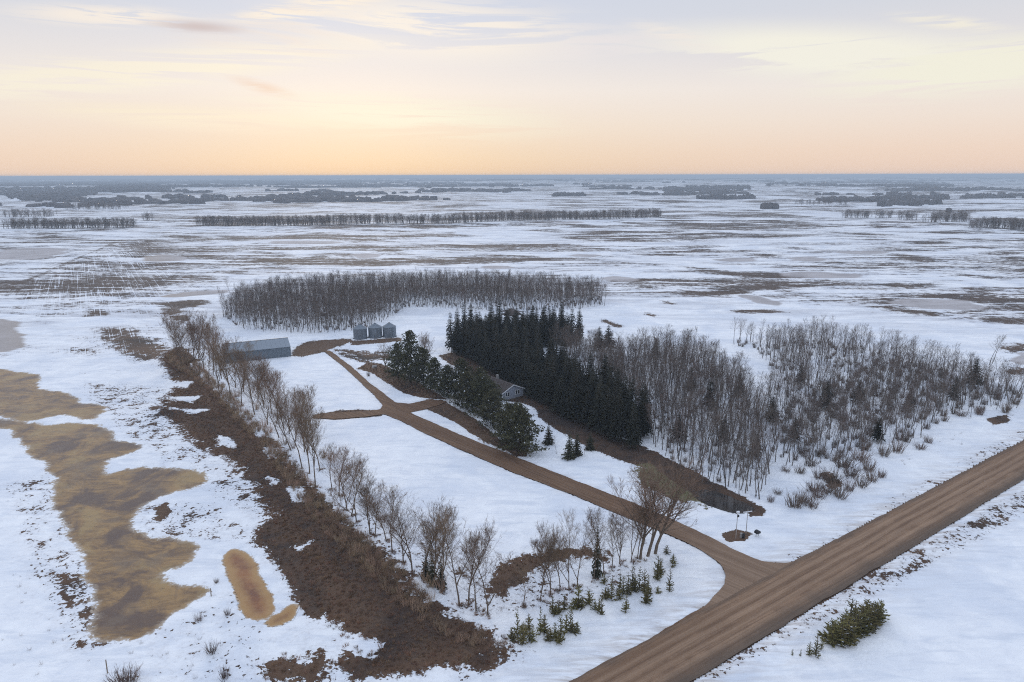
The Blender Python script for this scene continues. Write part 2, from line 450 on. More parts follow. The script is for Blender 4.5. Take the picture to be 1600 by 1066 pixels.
def ground_fields(x, y):
    """height and masks on arrays x, y"""
    r = np.hypot(x, y)
    z = h0(x, y)
    bare = np.full(x.shape, -1.25)
    # far fields: thin snow on the crests of the rolling land
    far = sstep(255, 400, r)
    nf = fbm(x / 120 + 11, y / 42 + 7, 5, .60)
    crest = np.clip(h0(x, y) / 4.5, -1, 1)
    fld = -.04 + nf * 1.5 + crest * .40 * (r < 1700) - .12 * (1 - sstep(300, 480, r)) * (x < 90) + .10 * sstep(60, 140, x)
    fld = np.clip(fld, -1, .5)
    bare = bare * (1 - far) + fld * far
    lf = (x < -60) & (r > 200)
    nl = fbm(x / 40 + 2, y / 40 + 7, 4, .6)
    bare = np.where(lf, np.maximum(bare, -.30 + nl * 1.1 - .75 * (1 - sstep(200, 330, r))), bare)
    # more open land on the right
    for P, peak, wd in BARE:
        Q = WP(P)
        r0_ = np.hypot(*Q.mean(0))
        if r0_ > 290:
            inr = max(2.0, -float(sdf(Q, np.array([Q[:, 0].mean()]), np.array([Q[:, 1].mean()]))[0]) * -1)
            wd = max(wd, inr * .9)
            peak = min(peak, .62)
        elif wd >= 2.0 and peak > 0:
            wd = wd * 1.5
        s = sdf_box(Q, x, y, wd * 2.5)
        v = np.clip(s / wd, -2.5, 1.0)
        v = np.where(v > 0, v * peak if peak > 0 else peak, v + min(peak, 0))
        v = np.where(s <= -wd * 2.5 + 1e-6, -9, v)
        bare = np.maximum(bare, np.minimum(v, peak))
    for P in SNOWY:
        Q = WP(P)
        s = sdf_box(Q, x, y, 4.0)
        bare = bare - 1.7 * np.clip((s + 1.8) / 4.0, 0, 1)
    # roads
    sr = sdf_box(ROAD, x, y, 12)
    sdv = sdf_box(DRIVE, x, y, 8)
    s2 = np.maximum(sr, sdv)
    bank = np.exp(-((s2 + 1.6) / 1.0) ** 2) * (0.18 + .34 * vnoise(x / 2.1, y / 2.1)) * (sdv < sr + 40)
    bank2 = np.exp(-((sr + 2.0) / 1.5) ** 2) * .35 * vnoise(x / 1.3 + 9, y / 3.1)
    z = z + bank * np.where(sdv > sr, .5, 1.0) + bank2 * (sdv < -2)
    flat = sstep(-.9, .25, s2)
    wide = sstep(-7, -1, s2)
    z = z * (1 - wide * .8)
    z = z * (1 - flat) - .12 * flat
    dirt = np.exp(-np.clip(-sr - .3, 0, 99) / 3.4) * .9 + np.exp(-np.clip(-sdv - .2, 0, 99) / 0.8) * .5
    bare = np.where(s2 > .1, 1.2, bare)
    # water lies level
    melt = np.full(x.shape, -1.0)
    ice = np.full(x.shape, -1.0)
    pondy = np.zeros(x.shape)
    for name, P, kind, amp in WATERS:
        far_ = kind == 'far'
        mg = 25 if far_ else 7
        s = sdf_box(P, x, y, mg)
        lv = float(h0(*P.mean(0))) if far_ else 0.0
        f = sstep(-mg * .9, -.3 if not far_ else -6, s)
        z = z * (1 - f) + (lv - .02) * f
        f2 = sstep(-1.5 if not far_ else -8, 1.5, s)
        z = z - f2 * (.10 if not far_ else .0) + (.0 if far_ else .16 * np.exp(-((s + 2.2) / 1.3) ** 2) * vnoise(x / 1.7, y / 1.7))
        if far_:
            hw = max(3.0, np.sqrt(abs(sdf(P, *[np.array([q]) for q in P.mean(0)])[0])) * 2.2)
            ice = np.maximum(ice, np.clip(s / hw + .35, -1, 1))
            bare = bare - .8 * np.clip(s / 6 + .6, 0, 1)
        elif kind in ('slough', 'pond'):
            melt = np.maximum(melt, np.clip((s + (.9 if kind == 'slough' else .6)) / (2.2 if kind == 'slough' else .9), -1, 1))
            if kind == 'pond':
                pondy = np.maximum(pondy, .5 * sstep(-3, -2, s) + .5 * np.clip(s / 2.2, 0, 1))
        if kind == 'slough':
            bare = np.where(s > .8, -1, bare)
    green = sdf_box(WP([(980, 728), (1015, 722), (1050, 750), (1090, 775), (1140, 795), (1150, 806), (1100, 796), (1040, 775), (1000, 758)]), x, y, 4) / 2.0
    green = np.clip(green, -1, 1)
    furrow = sdf_box(WP([(-60, 470), (60, 425), (170, 375), (260, 372), (300, 430), (345, 445), (300, 490), (260, 560), (150, 640), (-60, 640)]), x, y, 40) / 30
    furrow = np.clip(furrow, 0, 1)
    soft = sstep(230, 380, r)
    litter = np.zeros(x.shape)
    for P in ([(684, 556), (720, 548), (800, 590), (1000, 690), (1020, 700), (1110, 745), (1200, 798), (1150, 805), (1060, 768), (1020, 735), (930, 704), (842, 655), (800, 640), (740, 600)],
              [(394, 845), (403, 820), (430, 815), (480, 870), (505, 930), (490, 962), (466, 960), (452, 918), (436, 890), (418, 876)],
              [(290, 600), (330, 640), (420, 740), (560, 880), (660, 960), (620, 975), (520, 890), (440, 800), (380, 730), (300, 660)]):
        litter = np.maximum(litter, sstep(-3, 3, sdf_box(WP(P), x, y, 6)))
    return z, bare, melt, green, furrow, np.clip(dirt, 0, 1), ice, pondy, soft, litter


# polar sheet, fine in front of the camera, coarse behind
ang = np.concatenate([np.linspace(-180, -58, 16)[:-1], np.linspace(-58, 58, 720), np.linspace(58, 180, 16)[1:-1]])
rr = [1.0]
while rr[-1] < 42000:
    q = rr[-1]
    k = 1.22 if q < 55 else (1.0055 if q < 420 else (1.011 if q < 6000 else 1.035))
    rr.append(q * k)
rr = np.array(rr)
NA, NR = len(ang), len(rr)
AA, RR = np.meshgrid(np.radians(ang), rr)
GX = (RR * np.sin(AA)).ravel()
GY = (RR * np.cos(AA)).ravel()
GZ, gb, gm, gg, gf, gd, gi_, gp_, gs_, gl_ = ground_fields(GX, GY)
_gz = GZ.reshape(NR, NA)
_fa = np.linspace(-58, 58, 720)


def HZ(x, y):
    """height of the built ground sheet at a point (bilinear)"""
    r = math.hypot(x, y)
    a = math.degrees(math.atan2(x, y))
    i = int(np.clip(np.searchsorted(rr, r) - 1, 0, NR - 2))
    j = int(np.clip(np.searchsorted(ang, a) - 1, 0, NA - 2))
    u = (r - rr[i]) / (rr[i + 1] - rr[i])
    v = (a - ang[j]) / (ang[j + 1] - ang[j])
    return float((_gz[i, j] * (1 - u) + _gz[i + 1, j] * u) * (1 - v) + (_gz[i, j + 1] * (1 - u) + _gz[i + 1, j + 1] * u) * v)


def mesh_np(name, V, F, mats, fm=None):
    """mesh from arrays; F is a (n,3) or (n,4) array or a list of mixed faces"""
    me = bpy.data.meshes.new(name)
    V = np.asarray(V, dtype=np.float32)
    if isinstance(F, np.ndarray):
        n, k = F.shape
        me.vertices.add(len(V))
        me.vertices.foreach_set('co', V.ravel())
        me.loops.add(n * k)
        me.loops.foreach_set('vertex_index', F.ravel().astype(np.int32))
        me.polygons.add(n)
        me.polygons.foreach_set('loop_start', np.arange(0, n * k, k, dtype=np.int32))
        me.polygons.foreach_set('loop_total', np.full(n, k, dtype=np.int32))
    else:
        me.from_pydata(V.tolist(), [], F)
    for m in mats:
        me.materials.append(m)
    if fm is not None:
        me.polygons.foreach_set('material_index', np.asarray(fm, dtype=np.int32))
    me.update(calc_edges=True)
    return me


def link(name, me, parent=None, loc=None, rot=None, **props):
    o = bpy.data.objects.new(name, me)
    C.objects.link(o)
    if parent is not None:
        o.parent = parent
    if loc is not None:
        o.location = loc
    if rot is not None:
        o.rotation_euler = rot
    for k, v in props.items():
        if v is not None:
            o[k] = v
    return o


# ------------------------------------------------------------------ materials
def new_mat(name):
    m = bpy.data.materials.new(name)
    m.use_nodes = True
    m.node_tree.nodes.clear()
    g = NT(m.node_tree)
    out = g.n('ShaderNodeOutputMaterial')
    b = g.n('ShaderNodeBsdfPrincipled')
    g.l(b.outputs[0], out.inputs[0])
    return m, g, b


def simple_mat(name, c1, c2, scale=4.0, rough=.9, detail=4, spec=.2, metal=0.0, objrand=0.0, stretch=(1, 1, 1), bump=0.0):
    m, g, b = new_mat(name)
    tc = g.n('ShaderNodeTexCoord').outputs['Object']
    v = g.mapping(tc, scale=stretch)
    n = g.noise(v, scale, detail, .6)
    col = g.mix(g.rng(n, .3, .7), c1, c2)
    if objrand:
        oi = g.n('ShaderNodeObjectInfo').outputs['Random']
        hs = g.n('ShaderNodeHueSaturation')
        g.l(col, hs.inputs['Color'])
        g.l(g.rng(oi, 0, 1, 1 - objrand, 1 + objrand), hs.inputs['Value'])
        g.l(g.rng(g.m('FRACT', g.m('MULTIPLY', oi, 7.3)), 0, 1, .485, .515), hs.inputs['Hue'])
        col = hs.outputs[0]
    g.l(col, b.inputs['Base Color'])
    b.inputs['Roughness'].default_value = rough
    b.inputs['Specular IOR Level'].default_value = spec
    b.inputs['Metallic'].default_value = metal
    if bump:
        bp = g.n('ShaderNodeBump')
        bp.inputs['Strength'].default_value = bump
        bp.inputs['Distance'].default_value = .02
        g.l(n, bp.inputs['Height'])
        g.l(bp.outputs[0], b.inputs['Normal'])
    return m


def attr(g, name):
    a = g.n('ShaderNodeAttribute', attribute_name=name)
    return a.outputs['Fac']


def slough_col(g, fl):
    n0 = g.noise(fl, .075, 6, .62, 1.0)
    n1 = g.noise(g.mapping(fl, rot=(0, 0, .6), scale=(.45, 1, 1)), .40, 7, .68, 1.2)
    n2 = g.noise(g.mapping(fl, rot=(0, 0, .3), scale=(.5, 1, 1)), 1.5, 6, .72)
    col = g.mix(g.rng(n1, .40, .60), (.165, .102, .056), (.320, .195, .082))
    col = g.mix(g.rng(n0, .49, .58, 0, .85), col, (.098, .066, .056))
    col = g.mix(g.rng(n0, .45, .38, 0, .6), col, (.34, .235, .105))
    ng = g.noise(g.mapping(fl, loc=(60, 30, 0)), .12, 5, .6, .6)
    col = g.mix(g.rng(ng, .55, .65, 0, .55), col, (.170, .125, .090))
    col = g.mix(g.rng(n2, .57, .68, 0, .55), col, (.085, .058, .042))
    nd = g.noise(g.mapping(fl, rot=(0, 0, .3), scale=(.3, 1, 1), loc=(9, 2, 0)), .9, 7, .72)
    col = g.mix(g.rng(nd, .60, .68, 0, .45), col, (.07, .05, .045))
    return col


def pond_col(g, fl):
    n0 = g.noise(fl, .16, 5, .6, .8)
    n1 = g.noise(fl, .8, 6, .65, 1.0)
    col = g.mix(g.rng(n0, .42, .62), (.27, .115, .045), (.15, .058, .032))
    return g.mix(g.rng(n1, .48, .7, 0, .6), col, (.34, .18, .08))


def snow_col(g, flat):
    n0 = g.noise(flat, .05, 6, .62, .6)
    n1 = g.noise(flat, .30, 6, .65, .4)
    snow = g.mix(g.rng(n1, .35, .65), (.86, .875, .90), (.765, .785, .83))
    snow = g.mix(g.m('MULTIPLY', g.rng(n0, .46, .60), .6), snow, (.62, .67, .76))
    wind = g.noise(g.mapping(flat, rot=(0, 0, .5), scale=(.22, 1, 1)), .5, 5, .65, .8)
    snow = g.mix(g.rng(wind, .50, .66, 0, .5), snow, (.56, .61, .70))
    return snow


def melt_mix(g, flat, snow):
    n1 = g.noise(flat, .30, 6, .65, .4)
    n2 = g.noise(flat, 1.5, 5, .68, .2)
    me = g.m('ADD', attr(g, 'melt'), g.m('ADD', g.m('MULTIPLY', g.m('SUBTRACT', n2, .5), 1.5), g.m('MULTIPLY', g.m('SUBTRACT', n1, .5), 1.9)))
    pk = attr(g, 'pondy')
    pc = g.mix(g.rng(g.m('ADD', pk, g.m('MULTIPLY', g.m('SUBTRACT', n1, .5), .5)), .50, .80), (.36, .21, .085), pond_col(g, flat))
    st = g.mix(g.rng(pk, 0, .4), slough_col(g, flat), pc)
    slush = g.mix(g.rng(n2, .4, .6), (.34, .26, .17), (.56, .52, .47))
    f = g.rng(me, -.16, .10, 0, 1, True)
    st = g.mix(g.rng(me, .02, .40, .65, 0), st, slush)
    return g.mix(f, snow, st), f


def ground_mat():
    m, g, b = new_mat('snow_and_grass')
    P = g.n('ShaderNodeNewGeometry').outputs['Position']
    flat = g.mapping(P, scale=(1, 1, 0))
    n0 = g.noise(flat, .05, 6, .62, .6)
    n1 = g.noise(flat, .30, 6, .65, .4)
    n2 = g.noise(flat, 1.5, 4, .65, .2)
    n3 = g.noise(flat, 6.0, 3, .6)
    # furrows
    fdir = math.atan2(*(np.array(W(310, 605)) - np.array(W(210, 435))))     # angle from +Y
    fv = g.mapping(flat, rot=(0, 0, fdir))
    fv2 = g.mapping(fv, scale=(1, .012, 1))
    fl = g.noise(fv2, .32, 3, .7)
    fl2 = g.noise(fv2, 1.3, 2, .6)
    fsum = g.m('ADD', g.m('SUBTRACT', fl, .5), g.m('MULTIPLY', g.m('SUBTRACT', fl2, .5), .7))
    bare = attr(g, 'bare')
    s = g.m('ADD', bare, g.m('MULTIPLY', g.m('SUBTRACT', n0, .5), .7))
    s = g.m('ADD', s, g.m('MULTIPLY', g.m('SUBTRACT', n1, .5), 1.9))
    s = g.m('ADD', s, g.m('MULTIPLY', g.m('SUBTRACT', n2, .5), 1.1))
    s = g.m('ADD', s, g.m('MULTIPLY', g.m('MULTIPLY', fsum, attr(g, 'furrow')), .7))
    s = g.m('SUBTRACT', s, g.m('MULTIPLY', attr(g, 'furrow'), g.rng(fl2, .55, .64, 0, .6)))
    soft = attr(g, 'soft')
    nF = g.noise(g.mapping(flat, rot=(0, 0, .10), scale=(.20, 1, 1)), .075, 8, .64, 1.0)
    nG = g.noise(g.mapping(flat, scale=(.3, 1, 1), loc=(40, 9, 0)), .35, 5, .7, .4)
    fs_ = g.m('ADD', g.m('MULTIPLY', g.m('SUBTRACT', nF, .5), 3.4), g.m('MULTIPLY', g.m('SUBTRACT', nG, .5), 1.2))
    s = g.m('ADD', s, g.m('MULTIPLY', fs_, soft))
    spk = g.noise(flat, 1.15, 3, .6)
    spk = g.m('MULTIPLY', g.m('MULTIPLY', g.rng(spk, .60, .66, 0, .9), g.rng(bare, -.75, -.25)), g.rng(n0, .47, .56, .15, 1))
    s = g.m('ADD', s, g.m('MULTIPLY', spk, g.m('SUBTRACT', 1.0, soft)))
    mask = g.rng(s, g.m('MULTIPLY', soft, -.12), g.m('ADD', .07, g.m('MULTIPLY', soft, .36)), 0, 1, True)
    # snow
    snow = snow_col(g, flat)
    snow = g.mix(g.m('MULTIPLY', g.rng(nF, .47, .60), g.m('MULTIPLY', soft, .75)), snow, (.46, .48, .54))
    thin = g.rng(s, -.42, 0.0, 0, .30)
    snow = g.mix(g.m('MULTIPLY', thin, g.rng(n2, .42, .62)), snow, (.40, .37, .36))
    dirt = g.m('MULTIPLY', attr(g, 'dirt'), g.rng(g.noise(g.mapping(flat, rot=(0, 0, -road_ang), scale=(.16, 1, 1)), 1.0, 6, .7, .5), .42, .62, 0, .75))
    snow = g.mix(dirt, snow, (.36, .30, .26))
    # ground under it
    br = g.mix(g.rng(n2, .35, .65), (.058, .035, .024), (.135, .080, .049))
    br = g.mix(g.rng(n1, .42, .62), br, (.100, .054, .032))
    br = g.mix(g.m('MULTIPLY', g.rng(n3, .45, .7), .5), br, (.16, .115, .080))
    br = g.mix(g.rng(n0, .5, .66), br, (.032, .022, .019))
    br = g.mix(g.m('MULTIPLY', soft, .65), br, (.062, .048, .044))
    lit = g.m('MULTIPLY', attr(g, 'litter'), g.rng(n1, .36, .56, .95, .35))
    br = g.mix(lit, br, (.034, .025, .023))
    gr = g.mix(g.rng(n2, .4, .6), (.10, .105, .045), (.17, .15, .09))
    ga = g.m('ADD', attr(g, 'green'), g.m('MULTIPLY', g.m('SUBTRACT', n1, .5), 1.6))
    br = g.mix(g.rng(ga, 0, .3), br, gr)
    col = g.mix(mask, snow, br)
    # stained slush round the water
    col, mf = melt_mix(g, flat, col)
    ic = g.m('ADD', attr(g, 'ice'), g.m('MULTIPLY', g.m('SUBTRACT', nF, .5), 2.6))
    icc = g.mix(g.rng(n0, .4, .6), (.27, .245, .245), (.40, .37, .37))
    icc = g.mix(attr(g, 'furrow'), icc, (.30, .235, .18))
    col = g.mix(g.rng(ic, -.12, .35, 0, .85, True), col, icc)
    g.l(col, b.inputs['Base Color'])
    g.l(g.rng(mf, 0, 1, .8, .34), b.inputs['Roughness'])
    b.inputs['Specular IOR Level'].default_value = .2
    bp = g.n('ShaderNodeBump')
    g.l(g.rng(mf, 0, 1, .85, .12), bp.inputs['Strength'])
    bp.inputs['Distance'].default_value = .4
    h = g.m('ADD', g.m('MULTIPLY', n1, .9), g.m('MULTIPLY', n2, .35))
    h = g.m('SUBTRACT', h, g.m('MULTIPLY', mask, .25))
    g.l(h, bp.inputs['Height'])
    g.l(bp.outputs[0], b.inputs['Normal'])
    return m


def build_ground():
    ii = np.arange(NR - 1)[:, None] * NA
    jj = np.arange(NA)[None, :]
    j2 = (jj + 1) % NA
    F = np.stack([ii + jj, ii + NA + jj, ii + NA + j2, ii + j2], -1).reshape(-1, 4)
    F = F[:, ::-1]
    me = mesh_np('snow_field', np.stack([GX, GY, GZ], 1), F, [ground_mat()])
    for nm, arr in (('bare', gb), ('melt', gm), ('green', gg), ('furrow', gf), ('dirt', gd), ('ice', gi_), ('pondy', gp_), ('litter', gl_), ('soft', gs_)):
        a = me.attributes.new(nm, 'FLOAT', 'POINT')
        a.data.foreach_set('value', arr.astype(np.float32))
    me.polygons.foreach_set('use_smooth', np.ones(len(me.polygons), dtype=bool))
    link('snow_field', me, kind='structure')


build_ground()


def gravel_mat(name, ang_, c1, c2, c3, streak=.5, shoulder=False, junction=False):
    m, g, b = new_mat(name)
    P = g.n('ShaderNodeNewGeometry').outputs['Position']
    v = g.mapping(P, rot=(0, 0, -ang_), scale=(1, 1, 0))
    lanes = g.noise(g.mapping(v, scale=(.015, 1, 1)), .9, 5, .75, .15)
    ruts = g.noise(g.mapping(v, scale=(.03, 1, 1), loc=(5, 3, 0)), 3.2, 3, .7, .1)
    grit = g.noise(P, 3.0, 5, .75)
    pat = g.noise(P, .22, 5, .6)
    col = g.mix(g.rng(lanes, .40, .58), c1, c2)
    col = g.mix(g.m('MULTIPLY', g.rng(ruts, .48, .58), streak), col, c3)
    col = g.mix(g.m('MULTIPLY', g.rng(pat, .45, .65), .5), col, c1)
    col = g.mix(g.rng(grit, .3, .72, 0, .5), col, c3)
    if shoulder:                            # wet dark gravel along the outer edge
        dt = g.n('ShaderNodeVectorMath', operation='DOT_PRODUCT')
        g.l(P, dt.inputs[0])
        dt.inputs[1].default_value = (rn[0], rn[1], 0)
        ac = g.m('SUBTRACT', dt.outputs['Value'], float(np.dot(RU, rn)))
        ac0 = ac
        ac = g.m('ADD', ac, g.m('MULTIPLY', g.m('SUBTRACT', pat, .5), 2.2))
        wob = g.m('ADD', ac0, g.m('MULTIPLY', g.m('SUBTRACT', g.noise(g.mapping(v, scale=(.02, 0, 0)), 1.0, 2, .5), .5), 1.6))
        wob = g.m('ADD', wob, g.m('MULTIPLY', g.m('SUBTRACT', lanes, .5), .9))
        for c_ in (2.0, 3.6, 5.0, 6.5):       # packed wheel paths
            wp_ = g.rng(g.m('ABSOLUTE', g.m('SUBTRACT', wob, c_)), .10, .55, .42, 0, True)
            col = g.mix(g.m('MULTIPLY', wp_, g.rng(grit, .25, .6)), col, (.37, .255, .175))
        for c_ in (2.8, 4.3, 5.8):            # loose damp windrows between them
            wp_ = g.rng(g.m('ABSOLUTE', g.m('SUBTRACT', wob, c_)), .05, .35, .45, 0, True)
            col = g.mix(g.m('MULTIPLY', wp_, g.rng(pat, .40, .58)), col, (.115, .070, .046))
        col = g.mix(g.rng(ac, RW - 2.6, RW - .6, 0, .75), col, (.085, .068, .056))
        col = g.mix(g.rng(ac, 1.0, .2, 0, .6), col, (.10, .072, .055))
    if junction:                            # gravel carried in from the road
        J = W(1180, 900)
        ds = g.n('ShaderNodeVectorMath', operation='DISTANCE')
        g.l(P, ds.inputs[0])
        ds.inputs[1].default_value = (J[0], J[1], 0)
        dj = g.m('ADD', ds.outputs['Value'], g.m('MULTIPLY', g.m('SUBTRACT', pat, .5), 22))
        col = g.mix(g.rng(dj, 22, 8, 0, .85), col, g.mix(g.rng(lanes, .36, .62), (.19, .125, .085), (.29, .20, .14)))
    g.l(col, b.inputs['Base Color'])
    b.inputs['Roughness'].default_value = .85
    b.inputs['Specular IOR Level'].default_value = .2
    bp = g.n('ShaderNodeBump')
    bp.inputs['Strength'].default_value = .6
    bp.inputs['Distance'].default_value = .08
    g.l(g.m('ADD', g.m('ADD', lanes, ruts), grit), bp.inputs['Height'])
    g.l(bp.outputs[0], b.inputs['Normal'])
    return m


def sheet(name, Q, z, mat, **kw):
    tris = tessellate_polygon([[Vector((p[0], p[1], 0)) for p in Q]])
    V = [(p[0], p[1], z) for p in Q]
    fs = []
    for t in tris:
        a, b_, c = [Q[i] for i in t]
        cr = (b_[0] - a[0]) * (c[1] - a[1]) - (b_[1] - a[1]) * (c[0] - a[0])
        fs.append(tuple(t) if cr > 0 else tuple(reversed(t)))
    return link(name, mesh_np(name, V, fs, [mat]), kind='structure', **kw)


road_m = gravel_mat('road_gravel', road_ang, (.205, .124, .076), (.315, .205, .134), (.125, .076, .050), .6, shoulder=True)
RQ = dense_outline(ROAD, .8, .35, 3, 4.0)
sheet('gravel_road', RQ, .055, road_m)
da_ = np.array(W(640, 655)) - np.array(W(1000, 800))
drive_m = gravel_mat('driveway_dirt', math.atan2(da_[1], da_[0]), (.155, .088, .052), (.225, .138, .084), (.075, .045, .031), .7, junction=True)
sheet('driveway', dense_outline(DRIVE, .5, .30, 8, 3.0), .035, drive_m)


def water_mat(kind):
    m, g, b = new_mat('water_' + kind)
    P = g.n('ShaderNodeNewGeometry').outputs['Position']
    fl = g.mapping(P, scale=(1, 1, 0))
    n0 = g.noise(fl, .085, 5, .6, .8)
    n1 = g.noise(g.mapping(fl, rot=(0, 0, .6), scale=(.45, 1, 1)), .45, 6, .65, 1.0)
    n2 = g.noise(fl, 2.2, 5, .7)
    if kind == 'slough':
        col = slough_col(g, fl)
        ro, sp = .42, .35
    elif kind == 'pond':
        col = pond_col(g, fl)
        ro, sp = .4, .3
    elif kind == 'flood':
        col = g.mix(g.rng(n1, .4, .6), (.060, .048, .046), (.16, .098, .062))
        col = g.mix(g.rng(n2, .5, .58), col, (.10, .09, .095))
        col = g.mix(g.rng(n0, .5, .6), col, (.06, .05, .05))
        ro, sp = .6, .12
    elif kind == 'ditch':
        col = g.mix(g.rng(n1, .4, .6), (.012, .009, .008), (.030, .020, .015))
        ro, sp = .08, .5
    else:
        col = g.mix(g.rng(n0, .35, .65), (.30, .28, .27), (.44, .42, .41))
        ro, sp = .45, .3
    g.l(col, b.inputs['Base Color'])
    b.inputs['Roughness'].default_value = ro
    b.inputs['Specular IOR Level'].default_value = sp
    bp = g.n('ShaderNodeBump')
    bp.inputs['Strength'].default_value = .15
    bp.inputs['Distance'].default_value = .05
    g.l(n2, bp.inputs['Height'])
    g.l(bp.outputs[0], b.inputs['Normal'])
    return m


def melt_mat():
    m, g, b = new_mat('meltwater')
    P = g.n('ShaderNodeNewGeometry').outputs['Position']
    flat = g.mapping(P, scale=(1, 1, 0))
    col, mf = melt_mix(g, flat, snow_col(g, flat))
    g.l(col, b.inputs['Base Color'])
    g.l(g.rng(mf, 0, 1, .8, .34), b.inputs['Roughness'])
    b.inputs['Specular IOR Level'].default_value = .2
    n1 = g.noise(flat, .30, 6, .65, .4)
    n2 = g.noise(flat, 1.5, 4, .65, .2)
    bp = g.n('ShaderNodeBump')
    g.l(g.rng(mf, 0, 1, .85, .12), bp.inputs['Strength'])
    bp.inputs['Distance'].default_value = .4
    g.l(g.m('ADD', g.m('MULTIPLY', n1, .9), g.m('MULTIPLY', n2, .35)), bp.inputs['Height'])
    g.l(bp.outputs[0], b.inputs['Normal'])
    return m


M_MELT = melt_mat()


def melt_sheet(name, P, z, div, pondy, cell):
    lo, hi = P.min(0) - 4, P.max(0) + 4
    nx, ny = int((hi[0] - lo[0]) / cell) + 2, int((hi[1] - lo[1]) / cell) + 2
    X, Y = np.meshgrid(lo[0] + np.arange(nx) * cell, lo[1] + np.arange(ny) * cell)
    sd = sdf(P, X.ravel(), Y.ravel())
    ok = (sd > (-.9 if pondy else -2.2)).reshape(ny, nx)
    keep = ok[:-1, :-1] & ok[1:, :-1] & ok[:-1, 1:] & ok[1:, 1:]
    i, j = np.nonzero(keep)
    a = i * nx + j
    F = np.stack([a, a + 1, a + nx + 1, a + nx], 1)
    used, inv = np.unique(F, return_inverse=True)
    F = inv.reshape(F.shape)
    V = np.stack([X.ravel()[used], Y.ravel()[used], np.full(len(used), z)], 1)
    me = mesh_np(name, V, F, [M_MELT])
    for nm, arr in (('melt', np.clip((sd[used] + (.6 if pondy else .9)) / div, -1, 1)), ('pondy', pondy * (.5 + .5 * np.clip(sd[used] / 2.2, 0, 1)))):
        at = me.attributes.new(nm, 'FLOAT', 'POINT')
        at.data.foreach_set('value', arr.astype(np.float32))
    link(name, me, kind='structure')


WM = {k: water_mat(k) for k in ('slough', 'pond', 'flood', 'ditch', 'far')}
WM['tan'] = simple_mat('frozen_tan', (.30, .22, .15), (.22, .16, .12), .1, .5)
for i, (nm, P, kind, amp) in enumerate(WATERS):
    far_ = kind == 'far'
    if far_:
        continue          # frozen sloughs of the fields are part of the snow sheet
    lv = float(h0(*P.mean(0))) - .1 if far_ else 0.012 + .004 * i
    mt = WM[kind]
    if far_ and P.mean(0)[0] < -150:
        mt = WM['tan']
    if kind in ('slough', 'pond'):
        melt_sheet(nm, P, lv, 2.2 if kind == 'slough' else .9, 1.0 if kind == 'pond' else 0.0, .7 if kind == 'slough' else .4)
        continue
    sheet(nm, dense_outline(P, .4, .35, i * 5, 1.1), lv, mt)


# ------------------------------------------------------------------ plant meshes
class MB:
    def __init__(s):
        s.V, s.F, s.M = [], [], []

    def tube(s, pts, rad, sides=4, mi=0):
        """tapered tube; ends in a point when the last radius is 0"""
        k0 = len(s.V)
        n = len(pts)
        for i, p in enumerate(pts):
            d = (pts[min(i + 1, n - 1)] - pts[max(i - 1, 0)])
            d.normalize()
            a = d.orthogonal().normalized()
            b = d.cross(a)
            for j in range(sides):
                t = 2 * math.pi * j / sides
                s.V.append(p + (a * math.cos(t) + b * math.sin(t)) * rad[i])
        for i in range(n - 1):
            for j in range(sides):
                s.F.append((k0 + i * sides + j, k0 + i * sides + (j + 1) % sides, k0 + (i + 1) * sides + (j + 1) % sides, k0 + (i + 1) * sides + j))
                s.M.append(mi)

    def sliver(s, p, q, w, mi=0):
        d = (q - p)
        a = d.cross(Vector((random.uniform(-1, 1), random.uniform(-1, 1), random.uniform(-1, 1))))
        if a.length < 1e-6:
            return
        a.normalize()
        k = len(s.V)
        s.V += [p - a * w / 2, p + a * w / 2, q]
        s.F.append((k, k + 1, k + 2))
        s.M.append(mi)

    def quad(s, c, u, v, mi=0):
        k = len(s.V)
        s.V += [c - u, c + v, c + u, c - v]
        s.F.append((k, k + 1, k + 2, k + 3))
        s.M.append(mi)

    def box(s, x0, x1, y0, y1, z0, z1, mi=0):
        k = len(s.V)
        for z in (z0, z1):
            s.V += [Vector((x0, y0, z)), Vector((x1, y0, z)), Vector((x1, y1, z)), Vector((x0, y1, z))]
        for f in ((0, 3, 2, 1), (4, 5, 6, 7), (0, 1, 5, 4), (1, 2, 6, 5), (2, 3, 7, 6), (3, 0, 4, 7)):
            s.F.append(tuple(k + i for i in f))
            s.M.append(mi)

    def poly(s, pts, faces, mi=0):
        k = len(s.V)
        s.V += [Vector(p) for p in pts]
        for f in faces:
            s.F.append(tuple(k + i for i in f))
            s.M.append(mi)

    def mesh(s, name, mats):
        return mesh_np(name, [tuple(v) for v in s.V], s.F, mats, s.M)


def rv(s=1.0):
    return Vector((random.gauss(0, s), random.gauss(0, s), random.gauss(0, s)))


